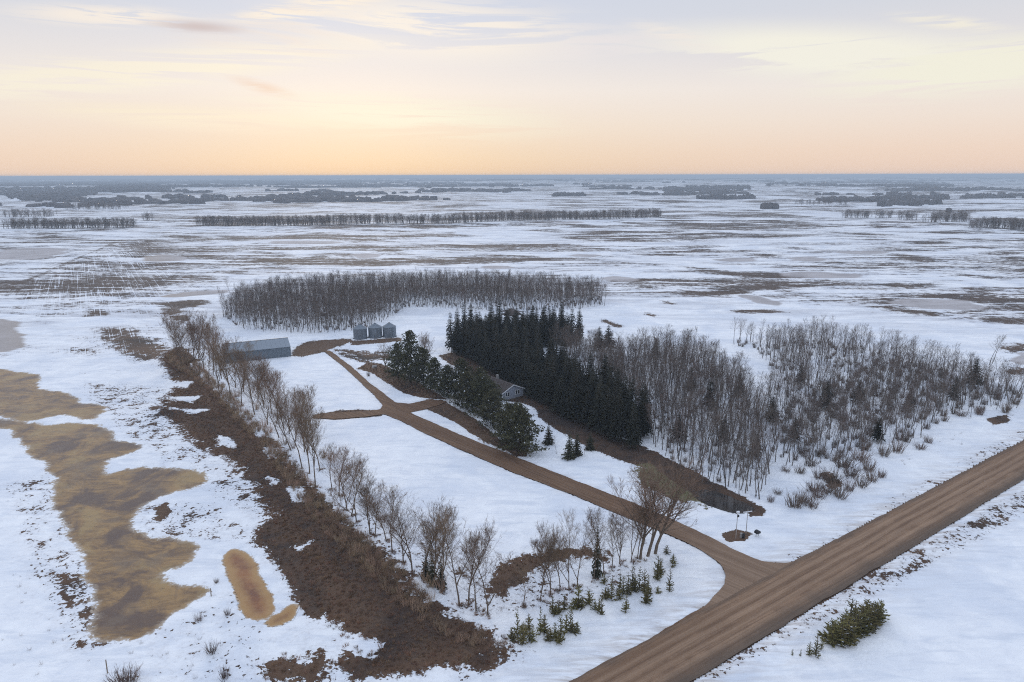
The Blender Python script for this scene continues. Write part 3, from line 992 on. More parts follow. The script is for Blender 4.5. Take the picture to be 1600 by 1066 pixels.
def bare_tree(H, cs=.35, spread=.22, n1=24, n2=5, n3=5, r0=.12, lean=0.0, up=.6, tw=.03, wob=.02, fork=0, twl=.55):
    T, B = MB(), MB()
    ax = Vector((random.uniform(-1, 1), random.uniform(-1, 1), 0)) * lean
    def stem(p0, d0, L, rad, sides=5):
        pts = []
        p = p0.copy()
        d = d0.normalized()
        n = 8
        for i in range(n + 1):
            pts.append(p.copy())
            d = (d + rv(wob * 3) + Vector((0, 0, .04))).normalized()
            p = p + d * (L / n)
        T.tube(pts, [rad * (1 - .93 * i / n) for i in range(n + 1)], sides)
        return pts
    stems = [(stem(Vector((0, 0, -.15)), Vector((0, 0, 1)) + ax, H, r0), H, cs)]
    for f in range(fork):
        a = random.uniform(0, 6.28)
        st = stems[0][0]
        kb = random.choice([1, 2, 2, 3])
        dd = Vector((math.cos(a) * .45, math.sin(a) * .45, 1)) + ax
        L = H * (1 - kb / 8) * random.uniform(.8, .98)
        stems.append((stem(st[kb], dd, L, r0 * .7, 4), L, .18))
    for pts, L, c0 in stems:
        nn = int(n1 * L / H) if L < H else n1
        a = random.uniform(0, 6.28)
        for i in range(nn):
            t = c0 + (1.0 - c0) * ((i + random.random()) / nn) ** .85
            t = min(t, .985)
            k = t * 8
            i0 = int(k)
            p = pts[i0].lerp(pts[i0 + 1], k - i0)
            a += 2.4 + random.uniform(-.5, .5)
            prof = math.sin(math.pi * min(1, (1 - (t - c0) / (1 - c0)) * .62 + .10)) ** .8
            bl = L * spread * prof * random.uniform(.65, 1.25) * 1.9 + .35
            th = R(random.uniform(38, 62)) * (1 - .45 * (t - c0) / (1 - c0))
            d = Vector((math.cos(a) * math.sin(th), math.sin(a) * math.sin(th), math.cos(th)))
            bp = [p.copy()]
            q = p.copy()
            for s_ in range(4):
                d = (d + rv(.10) + Vector((0, 0, up * .16))).normalized()
                q = q + d * bl / 4
                bp.append(q.copy())
            br = max(.012, r0 * .30 * (1 - t * .65))
            B.tube(bp, [br * (1 - .8 * s_ / 4) for s_ in range(5)], 3)
            for j in range(n2):
                u = .25 + .75 * (j + random.random()) / n2
                kk = min(u * 4, 3.99)
                s0 = bp[int(kk)].lerp(bp[int(kk) + 1], kk - int(kk))
                d2 = (d + rv(.55) + Vector((0, 0, .25))).normalized()
                l2 = bl * .42 * random.uniform(.6, 1.2) * (1.15 - .5 * u)
                s1 = s0 + d2 * l2
                B.sliver(s0, s1, max(.02, br * .8))
                for w_ in range(n3):
                    u2 = random.uniform(.15, 1)
                    m0 = s0.lerp(s1, u2)
                    d3 = (d2 + rv(.5) + Vector((0, 0, .25))).normalized()
                    B.sliver(m0, m0 + d3 * twl * random.uniform(.5, 1.2), tw)
    return T, B


def shrub(H, n=40, spread=.6, tw=.03, sub=4):
    B = MB()
    for i in range(n):
        a = random.uniform(0, 6.28)
        th = random.random() ** .7 * spread
        d = Vector((math.cos(a) * th, math.sin(a) * th, 1)).normalized()
        p0 = Vector((math.cos(a), math.sin(a), 0)) * random.uniform(0, .34) * H
        p0.z = -.08
        L = H * random.uniform(.6, 1.05)
        p1 = p0 + d * L * .5 + rv(.04 * H)
        d = (d + rv(.15)).normalized()
        p2 = p1 + d * L * .5
        B.tube([p0, p1, p2], [tw * .9, tw * .6, .004], 3)
        for j in range(sub):
            m = p0.lerp(p1, random.uniform(.4, 1)) if random.random() < .4 else p1.lerp(p2, random.random())
            B.sliver(m, m + (d + rv(.35)).normalized() * L * .28, tw * .8)
    return B


def conifer(H, Rr, whorls=26, nb=9, seg=5, base=.04, wid=.30, droop=.25, pw=.85, dens=1.0, snow=0.0):
    T, B = MB(), MB()
    T.tube([Vector((0, 0, -.15)), Vector((0, 0, H * .5)), Vector((0, 0, H * .98))], [H * .012 + .03, H * .008 + .02, .01], 6)
    for w_ in range(whorls):
        t = base + (1 - base) * (w_ + random.uniform(-.25, .25)) / whorls
        t = min(max(t, base), .99)
        z = H * t
        L0 = Rr * (1 - t) ** pw + .06 * Rr
        m = max(4, int(nb * (.55 + .45 * (1 - t))))
        a0 = random.uniform(0, 6.28)
        for b_ in range(m):
            if random.random() > dens:
                continue
            a = a0 + 6.283 * b_ / m + random.uniform(-.25, .25)
            L = L0 * random.uniform(.68, 1.15)
            rise = .25 * (t - .3)
            d = Vector((math.cos(a), math.sin(a), rise))
            side = Vector((-math.sin(a), math.cos(a), 0))
            for s_ in range(seg):
                u = (s_ + .6) / seg
                c = Vector((0, 0, z)) + d * L * u + Vector((0, 0, -droop * L * u * u)) + rv(.03 * L)
                ww = wid * L * (1.1 - .75 * u) * random.uniform(.7, 1.3)
                ll = L / seg * .85
                tl = random.uniform(-.5, .5)
                uu = (d + Vector((0, 0, -droop * u * 1.5))) * ll
                vv = (side * math.cos(tl) + Vector((0, 0, math.sin(tl)))) * ww
                B.quad(c, uu, vv, 1 if random.random() < snow else 0)
                # hanging twigs
                B.quad(c + side * ww * random.uniform(-.6, .6) - Vector((0, 0, ll * .35)), uu * .6, Vector((side.x * .1, side.y * .1, -1)) * ll * .55, 0)
    return T, B


def big_pine(H, Rr, limbs=58, snow=.03, base=.10, tops=None):
    T, B = MB(), MB()
    pts = [Vector((0, 0, -.15))]
    for i in range(1, 7):
        pts.append(Vector((random.gauss(0, .12) * i / 3, random.gauss(0, .12) * i / 3, H * i / 6 * .97)))
    T.tube(pts, [.24 * (1 - .9 * i / 6) for i in range(7)], 6)
    for l_ in range(limbs):
        t = base + (1 - base) * ((l_ + random.random()) / limbs)
        a = l_ * 2.4 + random.uniform(-.4, .4)
        prof = (1 - t) ** .62 * (.72 + .28 * min(1, (t - base + .1) * 4)) + .07
        L = Rr * prof * random.uniform(.55, 1.2)
        k = t * 6
        i0 = min(int(k), 5)
        p0 = pts[i0].lerp(pts[i0 + 1], k - i0)
        d = Vector((math.cos(a), math.sin(a), random.uniform(-.05, .35)))
        p1 = p0 + d * L
        T.tube([p0, p0.lerp(p1, .5) + Vector((0, 0, -.08 * L)), p1], [.06, .035, .01], 3)
        nc = 2 + int(L * 1.5)
        for c_ in range(nc):
            u = .28 + .78 * (c_ + random.random() * .8) / nc
            c = p0.lerp(p1, u) + rv(.16 * L ** .5) + Vector((0, 0, .15))
            cr = random.uniform(.38, .72)
            for q in range(13):
                dv = rv(1).normalized()
                cc = c + Vector((dv.x * cr, dv.y * cr, dv.z * cr * .55))
                up = (dv * .6 + rv(.4) + Vector((0, 0, .5))).normalized() * random.uniform(.14, .28)
                sv = up.cross(rv(1))
                if sv.length < 1e-5:
                    continue
                sv = sv.normalized() * random.uniform(.10, .17)
                mi = 1 if (random.random() < snow * 2.5 and dv.z > .2) else 0
                B.quad(cc, up, sv, mi)
    return T, B


M_ASP = simple_mat('aspen_bark', (.095, .083, .080), (.20, .18, .17), 3, .9, stretch=(1, 1, .6), objrand=.25)
M_ASPT = simple_mat('aspen_twigs', (.170, .132, .112), (.115, .092, .082), .6, .9, objrand=.25)
M_POP = simple_mat('poplar_bark', (.11, .082, .062), (.19, .145, .11), 2.5, .9, stretch=(1, 1, .4))
M_POPT = simple_mat('poplar_twigs', (.22, .148, .098), (.15, .102, .070), .5, .9, objrand=.2)
M_WIL = simple_mat('willow_twigs', (.23, .160, .108), (.15, .105, .075), .6, .9, objrand=.2)
M_SHR = simple_mat('shrub_twigs', (.19, .14, .115), (.125, .095, .082), 1.0, .9, objrand=.25)
M_CAR = simple_mat('caragana_twigs', (.40, .285, .195), (.24, .165, .115), .15, .95, objrand=.3)
M_SPR = simple_mat('spruce_needles', (.0120, .0125, .0070), (.022, .022, .012), 1.2, .85, objrand=.3)
M_SPR2 = simple_mat('young_spruce_needles', (.036, .038, .020), (.058, .056, .030), 1.2, .85, objrand=.25)
M_PIN = simple_mat('pine_needles', (.046, .048, .022), (.080, .074, .034), .9, .85, objrand=.2)
M_YPN = simple_mat('young_pine_needles', (.095, .088, .032), (.16, .135, .05), 1.5, .85, objrand=.25)
M_TRK = simple_mat('conifer_bark', (.045, .034, .028), (.075, .055, .042), 3, .95)
M_SNOW = simple_mat('branch_snow', (.74, .78, .84), (.66, .71, .79), 3, .8)
M_GRS = simple_mat('dead_grass', (.28, .165, .100), (.19, .112, .070), .35, .95, objrand=.3)
M_GRD = simple_mat('dark_grass', (.20, .120, .076), (.14, .086, .058), .35, .95, objrand=.3)


class Plant:
    """one kind of plant in several meshes: list of [(part name, mesh), ...]"""
    def __init__(s, name, variants):
        s.name, s.v = name, variants


def mk_bare(name, k, mats, **kw):
    vs = []
    for i in range(k):
        kk = {a: (b(i) if callable(b) else b) for a, b in kw.items()}
        T, B = bare_tree(**kk)
        vs.append([('trunk', T.mesh(name + '_trunk', [mats[0]])), ('crown', B.mesh(name + '_crown', [mats[1]]))])
    return Plant(name, vs)


P_ASP = mk_bare('aspen', 10, (M_ASP, M_ASPT), H=9.4, cs=lambda i: .30 + .025 * i, spread=lambda i: .095 + .007 * i, n1=19, n2=4, n3=5, r0=.125, lean=.12, tw=.027, twl=.55, up=.5, wob=.028)
P_AFR = mk_bare('far_aspen', 4, (M_ASP, M_ASPT), H=10, cs=.2, spread=.17, n1=22, n2=5, n3=3, r0=.20, lean=.06, tw=.075, twl=.7)
P_POP = mk_bare('poplar', 8, (M_POP, M_POPT), H=14, cs=lambda i: .22 + .02 * i, spread=.175, n1=lambda i: 30 + i, n2=8, n3=8, r0=.17, lean=.10, tw=.024, fork=lambda i: [1, 0, 2, 1, 3, 2, 1, 2][i], twl=.75, up=.30, wob=.034)
P_BRD = mk_bare('broad_tree', 3, (M_POP, M_POPT), H=9, cs=.22, spread=.26, n1=26, n2=8, n3=8, r0=.2, lean=.05, tw=.025, fork=3, up=.35)
P_WIL = mk_bare('willow_tree', 3, (M_POP, M_WIL), H=14, cs=.30, spread=.22, n1=24, n2=7, n3=7, r0=.24, lean=lambda i: .05, tw=.024, fork=4, up=.15, twl=.85, wob=.03)
P_SPR = Plant('spruce', [])
for i in range(6):
    T, B = conifer(13, 2.1 + .16 * i, 30, 9, 5, base=.12 + .01 * i, wid=.24, droop=.25, pw=.58 + .03 * i, dens=.92)
    P_SPR.v.append([('trunk', T.mesh('spruce_trunk', [M_TRK])), ('crown', B.mesh('spruce_crown', [M_SPR]))])
P_SSP = Plant('young_spruce', [])
for i in range(4):
    T, B = conifer(4.5, 1.25, 18, 8, 4, base=.03, wid=.28, droop=.1, pw=.8)
    P_SSP.v.append([('trunk', T.mesh('young_spruce_trunk', [M_TRK])), ('crown', B.mesh('young_spruce_crown', [M_SPR2]))])
P_YPN = Plant('young_pine', [])
for i in range(6):
    T, B = conifer(3.4, .60 + .06 * i, 13, 6, 3, base=.03, wid=.20, droop=-.35, pw=.55, dens=.72, snow=.04)
    P_YPN.v.append([('trunk', T.mesh('young_pine_trunk', [M_TRK])), ('crown', B.mesh('young_pine_crown', [M_YPN, M_SNOW]))])
P_PIN = Plant('pine', [])
for i in range(5):
    T, B = big_pine(12, 4.6, 74, snow=.009, base=.06)
    P_PIN.v.append([('trunk', T.mesh('pine_trunk', [M_TRK])), ('crown', B.mesh('pine_crown', [M_PIN, M_SNOW]))])
P_SHR = Plant('shrub', [[('twigs', shrub(2.2, 60, .35 + .1 * i, .03, 5).mesh('shrub_twigs', [M_SHR]))] for i in range(4)])
P_CAR = Plant('caragana', [[('twigs', shrub(1.9, 34, .45, .03, 3).mesh('caragana_twigs', [M_CAR]))] for i in range(4)])


def tuft(H, n, sp, w=.03):
    B = MB()
    for i in range(n):
        a = random.uniform(0, 6.28)
        p = Vector((math.cos(a), math.sin(a), 0)) * random.uniform(0, .25)
        p.z = -.05
        d = Vector((math.cos(a) * random.random() * sp, math.sin(a) * random.random() * sp, 1)).normalized()
        B.sliver(p, p + d * H * random.uniform(.5, 1.1), w)
    return B


P_TUF = Plant('grass_tuft', [[('blades', tuft(.55, 26, 1.0, .05).mesh('grass_blades', [M_GRS]))] for i in range(3)] + [[('blades', tuft(.5, 26, 1.2, .06).mesh('grass_blades', [M_GRD]))] for i in range(3)])
P_WEED = Plant('weed', [[('stalks', tuft(.9, 14, 1.1, .025).mesh('weed_stalks', [M_SHR]))] for i in range(3)])


def put(plant, x, y, scale, label, cat, name=None, group=None, var=None, rot=None, lean=None, sz=None):
    """one plant standing at (x, y): an Empty with its parts, or one mesh when it has a single part"""
    v = plant.v[var if var is not None else random.randrange(len(plant.v))]
    z = HZ(x, y)
    nm = name or plant.name
    rz = rot if rot is not None else random.uniform(0, 6.28)
    e = (lean[0], lean[1], rz) if lean else (0, 0, rz)
    s3 = sz if sz else (scale, scale, scale)
    if len(v) == 1:
        o = link(nm, v[0][1], loc=(x, y, z), rot=e)
        o.scale = s3
    else:
        o = bpy.data.objects.new(nm, None)
        C.objects.link(o)
        o.empty_display_size = .3
        o.location = (x, y, z)
        o.rotation_euler = e
        o.scale = s3
        for pn, me in v:
            link(pn, me, parent=o)
    o['label'] = label
    o['category'] = cat
    if group:
        o['group'] = group
    return o


def scatter(name, plant, pts, scales, group_label=None, zoff=0.0, tilt=0.0):
    """many alike plants that nobody could count, as ONE object"""
    tmpl = bpy.data.collections.new(name + '_kinds')
    for v in plant.v:
        # join parts of the variant to one mesh
        mats, off, Vs, Fs, Ms = [], 0, [], [], []
        for pn, me in v:
            base = len(mats)
            mats += list(me.materials)
            co = np.empty(len(me.vertices) * 3, dtype=np.float32)
            me.vertices.foreach_get('co', co)
            Vs.append(co.reshape(-1, 3))
            for p in me.polygons:
                Fs.append(tuple(off + i for i in p.vertices))
                Ms.append(base + p.material_index)
            off += len(me.vertices)
        me = mesh_np(plant.name + '_form', np.concatenate(Vs), Fs, mats, Ms)
        o = bpy.data.objects.new(plant.name + '_form', me)
        tmpl.objects.link(o)
    n = len(pts)
    co = np.array([(p[0], p[1], HZ(p[0], p[1]) + zoff) for p in pts], dtype=np.float32)
    me = bpy.data.meshes.new(name)
    me.vertices.add(n)
    me.vertices.foreach_set('co', co.ravel())
    sc_ = np.asarray(scales, dtype=np.float32)
    if sc_.ndim == 1:
        sc_ = np.stack([sc_, sc_, sc_], 1)
    a = me.attributes.new('sc', 'FLOAT_VECTOR', 'POINT')
    a.data.foreach_set('vector', sc_.ravel())
    a = me.attributes.new('rot', 'FLOAT_VECTOR', 'POINT')
    rs = np.random.RandomState(n)
    ro = np.stack([rs.normal(0, tilt, n), rs.normal(0, tilt, n), rs.rand(n) * 6.283], 1).astype(np.float32)
    a.data.foreach_set('vector', ro.ravel())
    me.update()
    ob = link(name, me, kind='stuff')
    ng = bpy.data.node_groups.new(name, 'GeometryNodeTree')
    ng.interface.new_socket('Geometry', in_out='INPUT', socket_type='NodeSocketGeometry')
    ng.interface.new_socket('Geometry', in_out='OUTPUT', socket_type='NodeSocketGeometry')
    gi = ng.nodes.new('NodeGroupInput')
    go = ng.nodes.new('NodeGroupOutput')
    m2p = ng.nodes.new('GeometryNodeMeshToPoints')
    ci = ng.nodes.new('GeometryNodeCollectionInfo')
    ci.inputs['Collection'].default_value = tmpl
    ci.inputs['Separate Children'].default_value = True
    ip = ng.nodes.new('GeometryNodeInstanceOnPoints')
    ip.inputs['Pick Instance'].default_value = True
    at1 = ng.nodes.new('GeometryNodeInputNamedAttribute')
    at1.data_type = 'FLOAT_VECTOR'
    at1.inputs[0].default_value = 'sc'
    at2 = ng.nodes.new('GeometryNodeInputNamedAttribute')
    at2.data_type = 'FLOAT_VECTOR'
    at2.inputs[0].default_value = 'rot'
    rnd = ng.nodes.new('FunctionNodeRandomValue')
    rnd.data_type = 'INT'
    rnd.inputs['Min'].default_value = 0
    rnd.inputs['Max'].default_value = len(plant.v) - 1
    L = ng.links.new
    L(gi.outputs[0], m2p.inputs[0])
    L(m2p.outputs[0], ip.inputs['Points'])
    L(ci.outputs[0], ip.inputs['Instance'])
    L(at1.outputs[0], ip.inputs['Scale'])
    L(at2.outputs[0], ip.inputs['Rotation'])
    for so in rnd.outputs:
        if so.enabled and so.type == 'INT':
            L(so, ip.inputs['Instance Index'])
    L(ip.outputs[0], go.inputs[0])
    md = ob.modifiers.new('scatter', 'NODES')
    md.node_group = ng
    return ob


def poisson(P, d, seed=0, jitter=.45, keep=None):
    """jittered grid points inside polygon P"""
    rs = np.random.RandomState(seed)
    lo, hi = P.min(0), P.max(0)
    xs = np.arange(lo[0], hi[0], d)
    ys = np.arange(lo[1], hi[1], d)
    X, Y = np.meshgrid(xs, ys)
    X = X + rs.uniform(-jitter, jitter, X.shape) * d
    Y = Y + rs.uniform(-jitter, jitter, Y.shape) * d
    m = sdf(P, X.ravel(), Y.ravel()) > 0
    pts = np.stack([X.ravel()[m], Y.ravel()[m]], 1)
    if keep is not None:
        pts = pts[keep(pts[:, 0], pts[:, 1])]
    return pts


# ------------------------------------------------------------------ buildings
M_STEEL = simple_mat('galvanised_steel', (.155, .185, .225), (.21, .24, .28), 1.2, .6, spec=.4, metal=.35, stretch=(1, 1, .3))
M_STEELR = simple_mat('galvanised_roof', (.13, .155, .19), (.17, .20, .235), 1.0, .5, spec=.4, metal=.35)
M_SHEDW = simple_mat('shed_wall_blue', (.115, .145, .180), (.14, .172, .205), .6, .55, spec=.4)
M_SHEDR = simple_mat('shed_roof_grey', (.23, .265, .31), (.20, .235, .28), .4, .5, spec=.4)
M_SIDING = simple_mat('siding_grey_blue', (.27, .30, .37), (.31, .34, .41), .7, .7)
M_TRIM = simple_mat('white_trim', (.74, .76, .80), (.66, .69, .74), 2, .6)
M_SHING = simple_mat('shingles_brown', (.062, .050, .048), (.095, .078, .072), 1.6, .95, bump=.4)
M_GLASS = simple_mat('dark_glass', (.014, .018, .026), (.03, .036, .048), 1, .1, spec=.6)
M_DARK = simple_mat('dark_gravel_pad', (.035, .034, .036), (.06, .055, .055), 1, .9)
M_WOOD = simple_mat('weathered_wood', (.20, .165, .13), (.30, .25, .20), 3, .9, stretch=(1, 1, .2))
M_POST = simple_mat('pale_pole', (.36, .33, .31), (.28, .26, .25), 2, .8, stretch=(1, 1, .2))
M_BLACK = simple_mat('black_box', (.015, .015, .018), (.03, .03, .034), 3, .5)
M_CONC = simple_mat('concrete', (.26, .25, .25), (.34, .33, .32), 2, .9)


def empty(name, x, y, rz, label, cat, group=None, z=None):
    o = bpy.data.objects.new(name, None)
    C.objects.link(o)
    o.location = (x, y, HZ(x, y) if z is None else z)
    o.rotation_euler = (0, 0, rz)
    o['label'] = label
    o['category'] = cat
    if group:
        o['group'] = group
    return o


# grain bins
def bin_parts():
    r, h, rh = 2.55, 3.95, 1.45
    n = 40
    W_ = MB()
    prof = []
    for k in range(21):                     # corrugated sheets
        z = h * k / 20
        prof.append((r + (.025 if k % 2 else -.01), z))
    pts = []
    for (q, z) in prof:
        for j in range(n):
            t = 2 * math.pi * j / n
            pts.append((q * math.cos(t), q * math.sin(t), z))
    fs = [(i * n + j, i * n + (j + 1) % n, (i + 1) * n + (j + 1) % n, (i + 1) * n + j) for i in range(20) for j in range(n)]
    W_.poly(pts, fs)
    Rf = MB()                               # ribbed cone
    pts = []
    for q, z in ((r + .12, h - .05), (r * .55, h + rh * .46), (.32, h + rh * .93)):
        for j in range(n):
            t = 2 * math.pi * j / n
            pts.append((q * math.cos(t), q * math.sin(t), z + (.045 if j % 2 else 0)))
    fs = [(i * n + j, i * n + (j + 1) % n, (i + 1) * n + (j + 1) % n, (i + 1) * n + j) for i in range(2) for j in range(n)]
    Rf.poly(pts, fs)
    Cp = MB()
    Cp.tube([Vector((0, 0, h + rh * .85)), Vector((0, 0, h + rh * 1.05)), Vector((0, 0, h + rh * 1.12))], [.34, .36, .05], 14)
    D = MB()
    D.box(-.42, .42, -r - .07, -r + .05, .5, 1.5)
    H_ = MB()                               # ladder
    for s_ in (-.22, .22):
        H_.box(1.1 + s_ - .02, 1.1 + s_ + .02, -r + .12, -r + .17, .3, h)
    for k in range(10):
        H_.box(.88, 1.32, -r + .13, -r + .16, .45 + k * .36, .48 + k * .36)
    F_ = MB()
    F_.tube([Vector((0, 0, -.3)), Vector((0, 0, .06))], [r + .2, r + .2], 32)
    k0 = len(F_.V)
    F_.poly([((r + .2) * math.cos(2 * math.pi * j / 32), (r + .2) * math.sin(2 * math.pi * j / 32), .06) for j in range(32)], [tuple(range(32))])
    return [('wall', W_.mesh('bin_wall', [M_STEEL])), ('roof', Rf.mesh('bin_roof', [M_STEELR])), ('roof_cap', Cp.mesh('bin_cap', [M_STEELR])),
            ('door', D.mesh('bin_door', [M_STEELR])), ('ladder', H_.mesh('bin_ladder', [M_STEELR])), ('foundation', F_.mesh('bin_foundation', [M_DARK]))]


bp_ = bin_parts()
for i, (px, py, lb) in enumerate([(561, 531, 'galvanised grain bin with conical roof, leftmost of the three'),
                                  (584.6, 529, 'galvanised grain bin with conical roof, middle of the three'),
                                  (607, 528, 'galvanised grain bin with conical roof, rightmost of the three')]):
    x, y = W(px, py)
    e = empty('grain_bin', x, y + 2.5, .1 * i, lb, 'grain bin', 'grain bins in a row in the farmyard')
    for pn, me in bp_:
        link(pn, me, parent=e)


# machine shed, built as panels on a frame axis: local x along the long wall, y to the back
def machine_shed():
    A = np.array(W(455, 557))
    B_ = np.array(W(399, 563))
    d = (B_ - A) / np.linalg.norm(B_ - A)
    L, Wd, h, rise = 21.0, 10.5, 3.7, 1.9
    # local +x from the far-left end to A
    o3 = A + d * L
    rz = math.atan2(-d[1], -d[0])
    e = empty('machine_shed', o3[0], o3[1], rz, 'long blue-grey steel machine shed behind the bare trees', 'shed', z=HZ(*A) - .05)
    wp = MB()
    wp.box(-.1, L - .9, 0, 0.01, 0, .02)
    # walls with vertical ribs
    def ribbed(name, x0, x1, yy, n, z1f):
        m = MB()
        xs = np.linspace(x0, x1, n * 4 + 1)
        pts = []
        for i, xx in enumerate(xs):
            off = -.03 if i % 4 in (1, 2) else 0.0
            pts += [(xx, yy + off, 0), (xx, yy + off, z1f(xx))]
        m.poly(pts, [(2 * i, 2 * i + 2, 2 * i + 3, 2 * i + 1) for i in range(len(xs) - 1)])
        return m.mesh(name, [M_SHEDW])
    npan = 14
    pw_ = L / npan
    pm = ribbed('wall_panel', .012, pw_ - .012, 0, 4, lambda q: h)
    for k in range(npan):
        link('wall_panel', pm, parent=e, loc=(k * pw_, 0, 0))
        link('wall_panel', pm, parent=e, loc=(k * pw_ + pw_, Wd, 0), rot=(0, 0, math.pi))
    ne = 7
    we = Wd / ne
    for k in range(ne):
        def top(q, k=k):
            y_ = k * we + q
            return h + rise * (1 - abs(y_ - Wd / 2) / (Wd / 2))
        m = MB()
        q0, q1 = .012, we - .012
        qs = [q0, (q0 + q1) / 2, q1]
        pts = []
        for q in qs:
            pts += [(0, q, 0), (0, q, top(q))]
        m.poly(pts, [(2 * i, 2 * i + 2, 2 * i + 3, 2 * i + 1) for i in range(2)])
        me = m.mesh('end_panel', [M_SHEDW])
        link('end_panel', me, parent=e, loc=(L + .01, k * we, 0))
        link('end_panel', me, parent=e, loc=(-.01, k * we, 0))
    # roof sheets
    sl = math.hypot(Wd / 2 + .3, rise + .11)
    rp = MB()
    xs = np.linspace(.01, pw_ - .01, 13)
    pts = []
    for i, xx in enumerate(xs):
        off = .04 if i % 4 in (1, 2) else 0.0
        pts += [(xx, 0, off), (xx, sl, off)]
    rp.poly(pts, [(2 * i, 2 * i + 2, 2 * i + 3, 2 * i + 1) for i in range(len(xs) - 1)])
    rme = rp.mesh('roof_panel', [M_SHEDR])
    th = math.atan2(rise, Wd / 2)
    for k in range(npan):
        link('roof_panel', rme, parent=e, loc=(k * pw_, -.3, h - .10), rot=(th, 0, 0))
        link('roof_panel', rme, parent=e, loc=(k * pw_ + pw_, Wd + .3, h - .10), rot=(th, 0, math.pi))
    rc = MB()
    rc.box(-.1, L + .1, Wd / 2 - .25, Wd / 2 + .25, h + rise - .02, h + rise + .06)
    link('ridge_cap', rc.mesh('ridge_cap', [M_SHEDR]), parent=e)
    ev = MB()
    ev.box(-.1, L + .1, -.36, -.24, h - .2, h - .06)
    link('eave_trim', ev.mesh('eave_trim', [M_SHEDR]), parent=e)
    dr = MB()
    dr.box(.0, .08, 0, 4.2, 0, 3.4)
    for k in range(1, 4):
        dr.box(.08, .12, 0, 4.2, k * .85 - .03, k * .85 + .03)
    link('sliding_door', dr.mesh('sliding_door', [M_SHEDR]), parent=e, loc=(L + .05, 3.1, 0))


machine_shed()


